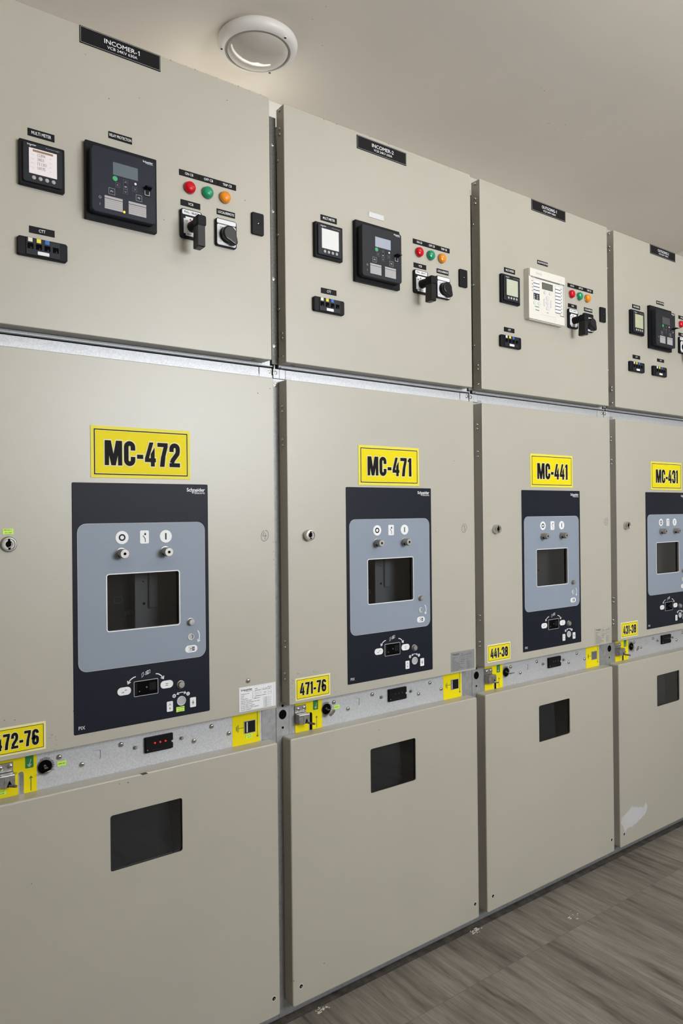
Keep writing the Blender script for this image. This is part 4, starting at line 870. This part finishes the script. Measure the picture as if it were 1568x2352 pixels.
# ------------------------------------------------------------------ room
def struct(name, b): return b.build(name, None, None, 'structure')
X0, X1, Y0 = -3.2, ENDX, -3.1
CM1 = (2.356, 0.331)
CM2 = (2.083, 0.196)
CM3 = (3.152, 0.290)
CM4 = (1.178, 0.378)
b = MB(0); b.add([(X0, Y0, 0), (X1, Y0, 0), (X1, .012, 0), (X0, .012, 0), (X0, .012, -.012), (X1, .012, -.012)], [(0, 1, 2, 3), (3, 2, 5, 4)], 'wood_tile'); struct('floor', b)
b = MB(0); b.add([(X0, .012, -.0035), (X1, .012, -.0035), (X1, BACK, -.0035), (X0, BACK, -.0035)], [(0, 1, 2, 3)], 'subfloor'); struct('trim_1', b)
b = MB(0); b.box(X0, X1, Y0, BACK + .1, CEIL, CEIL + .1, 'ceiling_paint')
rs = random.Random(11)
for cx, cy, n, sx, sy in ((CM1[0], CM1[1], 12, .05, .03), (CM2[0], CM2[1], 7, .03, .012), (CM3[0], CM3[1], 1, .0, .0), (CM4[0], CM4[1], 5, .1, .1)):
    for i in range(n):
        x, y = cx + rs.gauss(0, sx), cy + rs.gauss(0, sy); r_ = rs.uniform(.0015, .0045)
        b.add([(x + r_ * rs.uniform(.5, 1.6) * math.cos(t), y + r_ * .35 * math.sin(t), CEIL - .0004) for t in (0, 1.1, 2.1, 3.2, 4.2, 5.2)], [tuple(range(6))], 'ceiling_scuff')
struct('ceiling', b)
b = MB(0); b.box(X0, X1 + .1, BACK, BACK + .1, -.02, CEIL, 'wall_paint'); struct('wall_back', b)
b = MB(0); b.box(X1, X1 + .1, Y0, BACK, -.02, CEIL, 'wall_paint'); struct('wall_right', b)
b = MB(0); b.box(X0 - .1, X0, Y0, BACK, -.02, CEIL, 'wall_paint'); struct('wall_left', b)
W0, W1, Z0, Z1 = 1.0, 2.6, 1.50, 2.45
b = MB(0)
for a in ((X0, W0, 0, CEIL), (W1, X1, 0, CEIL), (W0, W1, 0, Z0), (W0, W1, Z1, CEIL)): b.box(a[0], a[1], Y0 - .1, Y0, a[2], a[3], 'wall_paint')
struct('wall_front', b)
wn = MB(0)
for a in ((W0, W0 + .05, Z0, Z1), (W1 - .05, W1, Z0, Z1), (W0, W1, Z0, Z0 + .05), (W0, W1, Z1 - .05, Z1), ((W0 + W1) / 2 - .03, (W0 + W1) / 2 + .03, Z0, Z1)): wn.box(a[0], a[1], Y0 - .07, Y0 - .01, a[2], a[3], 'frame_white', .004, 1)
wo = struct('window_1', wn)
MB(0).add([(W0, Y0 - .05, Z0), (W1, Y0 - .05, Z0), (W1, Y0 - .05, Z1), (W0, Y0 - .05, Z1)], [(0, 1, 2, 3)], 'skylight').build('daylit_pane', wo)

# ceiling tube fittings in front of the row
def tube_fixture(x, y, label, rz=0.0, z=CEIL, length=1.2, tm='tube'):
    r = thing('tube_light', label, 'light', (x, y, z), 'tube lights around the room'); r.rotation_euler = (0, 0, rz)
    b = MB(0); b.box(-length / 2 - .02, length / 2 + .02, -.03, .03, -.06, 0, 'tube_body', .004, 1); b.build('fixture_body', r)
    b = MB(0); n = 14
    b.rings([[(x_, .013 * math.cos(2 * math.pi * i / n), -.078 + .013 * math.sin(2 * math.pi * i / n)) for i in range(n)] for x_ in (-length / 2, length / 2)], tm, smooth=True); b.build('tube', r)
    return r
tube_fixture(1.95, -1.75, 'white tube light on the ceiling in front of the two middle cabinets')
tube_fixture(-.75, -1.75, 'white tube light on the ceiling left of the nearest cabinet')
r = tube_fixture(1.02, BACK + .0005, 'white tube light on the back wall behind the MC-471 cabinet', 0, 2.85, .45, 'tube_dim'); r.rotation_euler = (-math.pi / 2, 0, 0)

# ------------------------------------------------------------------ round ceiling lamp
lz = CEIL
lp = thing('ceiling_lamp', 'round white bulkhead lamp on the ceiling above the cabinets', 'light', (1.010, .588, lz))
def ring(prof, m, n=64, smooth=True):
    b = MB(0); b.lathe(0, 0, prof, m, n, smooth, axis='z', d=0); return b
ring([(.128, 0), (.128, -.007), (.138, -.008), (.141, -.015), (.139, -.027), (.131, -.037), (.122, -.041), (.115, -.042), (.112, -.038)], 'lamp_white').build('lamp_rim', lp)
ring([(.1155, -.036), (.1155, -.0425), (.109, -.0425), (.108, -.036)], 'lamp_gasket').build('gasket', lp)
ring([(.110, -.036), (.1085, -.041), (.102, -.048), (.091, -.0555), (.074, -.0635), (.052, -.070), (.027, -.074), (.0005, -.0755)], 'lamp_glass').build('glass_dome', lp, 'frosted glass dome')
for a in (152, -72, 40):
    t = math.radians(a); b = MB(0); x, y = .1255 * math.cos(t), .1255 * math.sin(t)
    b.lathe(x, 0, [(.0062, -.034), (.0062, -.0418), (.0046, -.0420), (.0044, -.0400)], 'lamp_white', 16, axis='z', d=y)
    b.add([(x + .0045 * math.cos(k * .45), y + .0045 * math.sin(k * .45), -.0409) for k in range(14)], [tuple(range(14))], 'void'); b.build('lamp_screw', lp)

# ------------------------------------------------------------------ debris on the floor
def flakes(cx, cy, n, r, label, seed):
    rs = random.Random(seed); b = MB(0)
    for i in range(n):
        x = rs.gauss(0, r); y = rs.gauss(0, r * .4); s_ = rs.uniform(.0015, .006); a = rs.uniform(0, 6.28); q = []
        for t in (0, 1.3, 2.4, 3.3, 4.4, 5.4): rr_ = s_ * rs.uniform(.4, 1.2); q.append((x + rr_ * math.cos(a + t), y + .5 * rr_ * math.sin(a + t)))
        b.rings([[(p[0], p[1], 0) for p in q], [(p[0], p[1], .0012) for p in q]], 'flake')
    o = b.build('paint_flakes', None, label, 'stuff'); o['category'] = 'debris'; o.location = (cx, cy, .0003)
flakes(.838, .0065 - .004, 26, .011, 'pale paint flakes on the floor by the foot of the MC-471 cabinet', 3)
flakes(1.445, .005, 22, .014, 'pale paint flakes on the floor between the MC-471 and MC-441 cabinets', 5)
flakes(1.78, -.13, 9, .022, 'scattered pale flakes on the floor tiles before the MC-441 cabinet', 8)

# ------------------------------------------------------------------ world, camera, colour management
w = bpy.data.worlds.new('World'); S.world = w; w.use_nodes = True
w.node_tree.nodes['Background'].inputs['Color'].default_value = (.8, .85, 1, 1); w.node_tree.nodes['Background'].inputs['Strength'].default_value = .3

yaw, pitch, roll = 0.633241649, 0.00248261, -0.010189623
fwd = Vector((math.sin(yaw) * math.cos(pitch), math.cos(yaw) * math.cos(pitch), math.sin(pitch)))
rgt = Vector((math.cos(yaw), -math.sin(yaw), 0)); up = rgt.cross(fwd)
r2 = rgt * math.cos(roll) + up * math.sin(roll); u2 = -rgt * math.sin(roll) + up * math.cos(roll)
cd = bpy.data.cameras.new('Camera'); cam = bpy.data.objects.new('Camera', cd); COL.objects.link(cam)
cam.matrix_world = Matrix(((r2.x, u2.x, -fwd.x, -.27147), (r2.y, u2.y, -fwd.y, -1.6286), (r2.z, u2.z, -fwd.z, 1.32676 + ZO), (0, 0, 0, 1)))
cd.sensor_fit = 'VERTICAL'; cd.sensor_height = 24; cd.lens = 24 * 1660 / 2352; cd.clip_start = .01
S.camera = cam
S.view_settings.view_transform = 'Standard'; S.view_settings.look = 'None'; S.view_settings.gamma = 1; S.view_settings.exposure = 0.7; S.view_settings.use_curve_mapping = False
S.cycles.max_bounces = 8; S.cycles.diffuse_bounces = 5; S.cycles.glossy_bounces = 4; S.cycles.transparent_max_bounces = 8
S.cycles.use_denoising = True
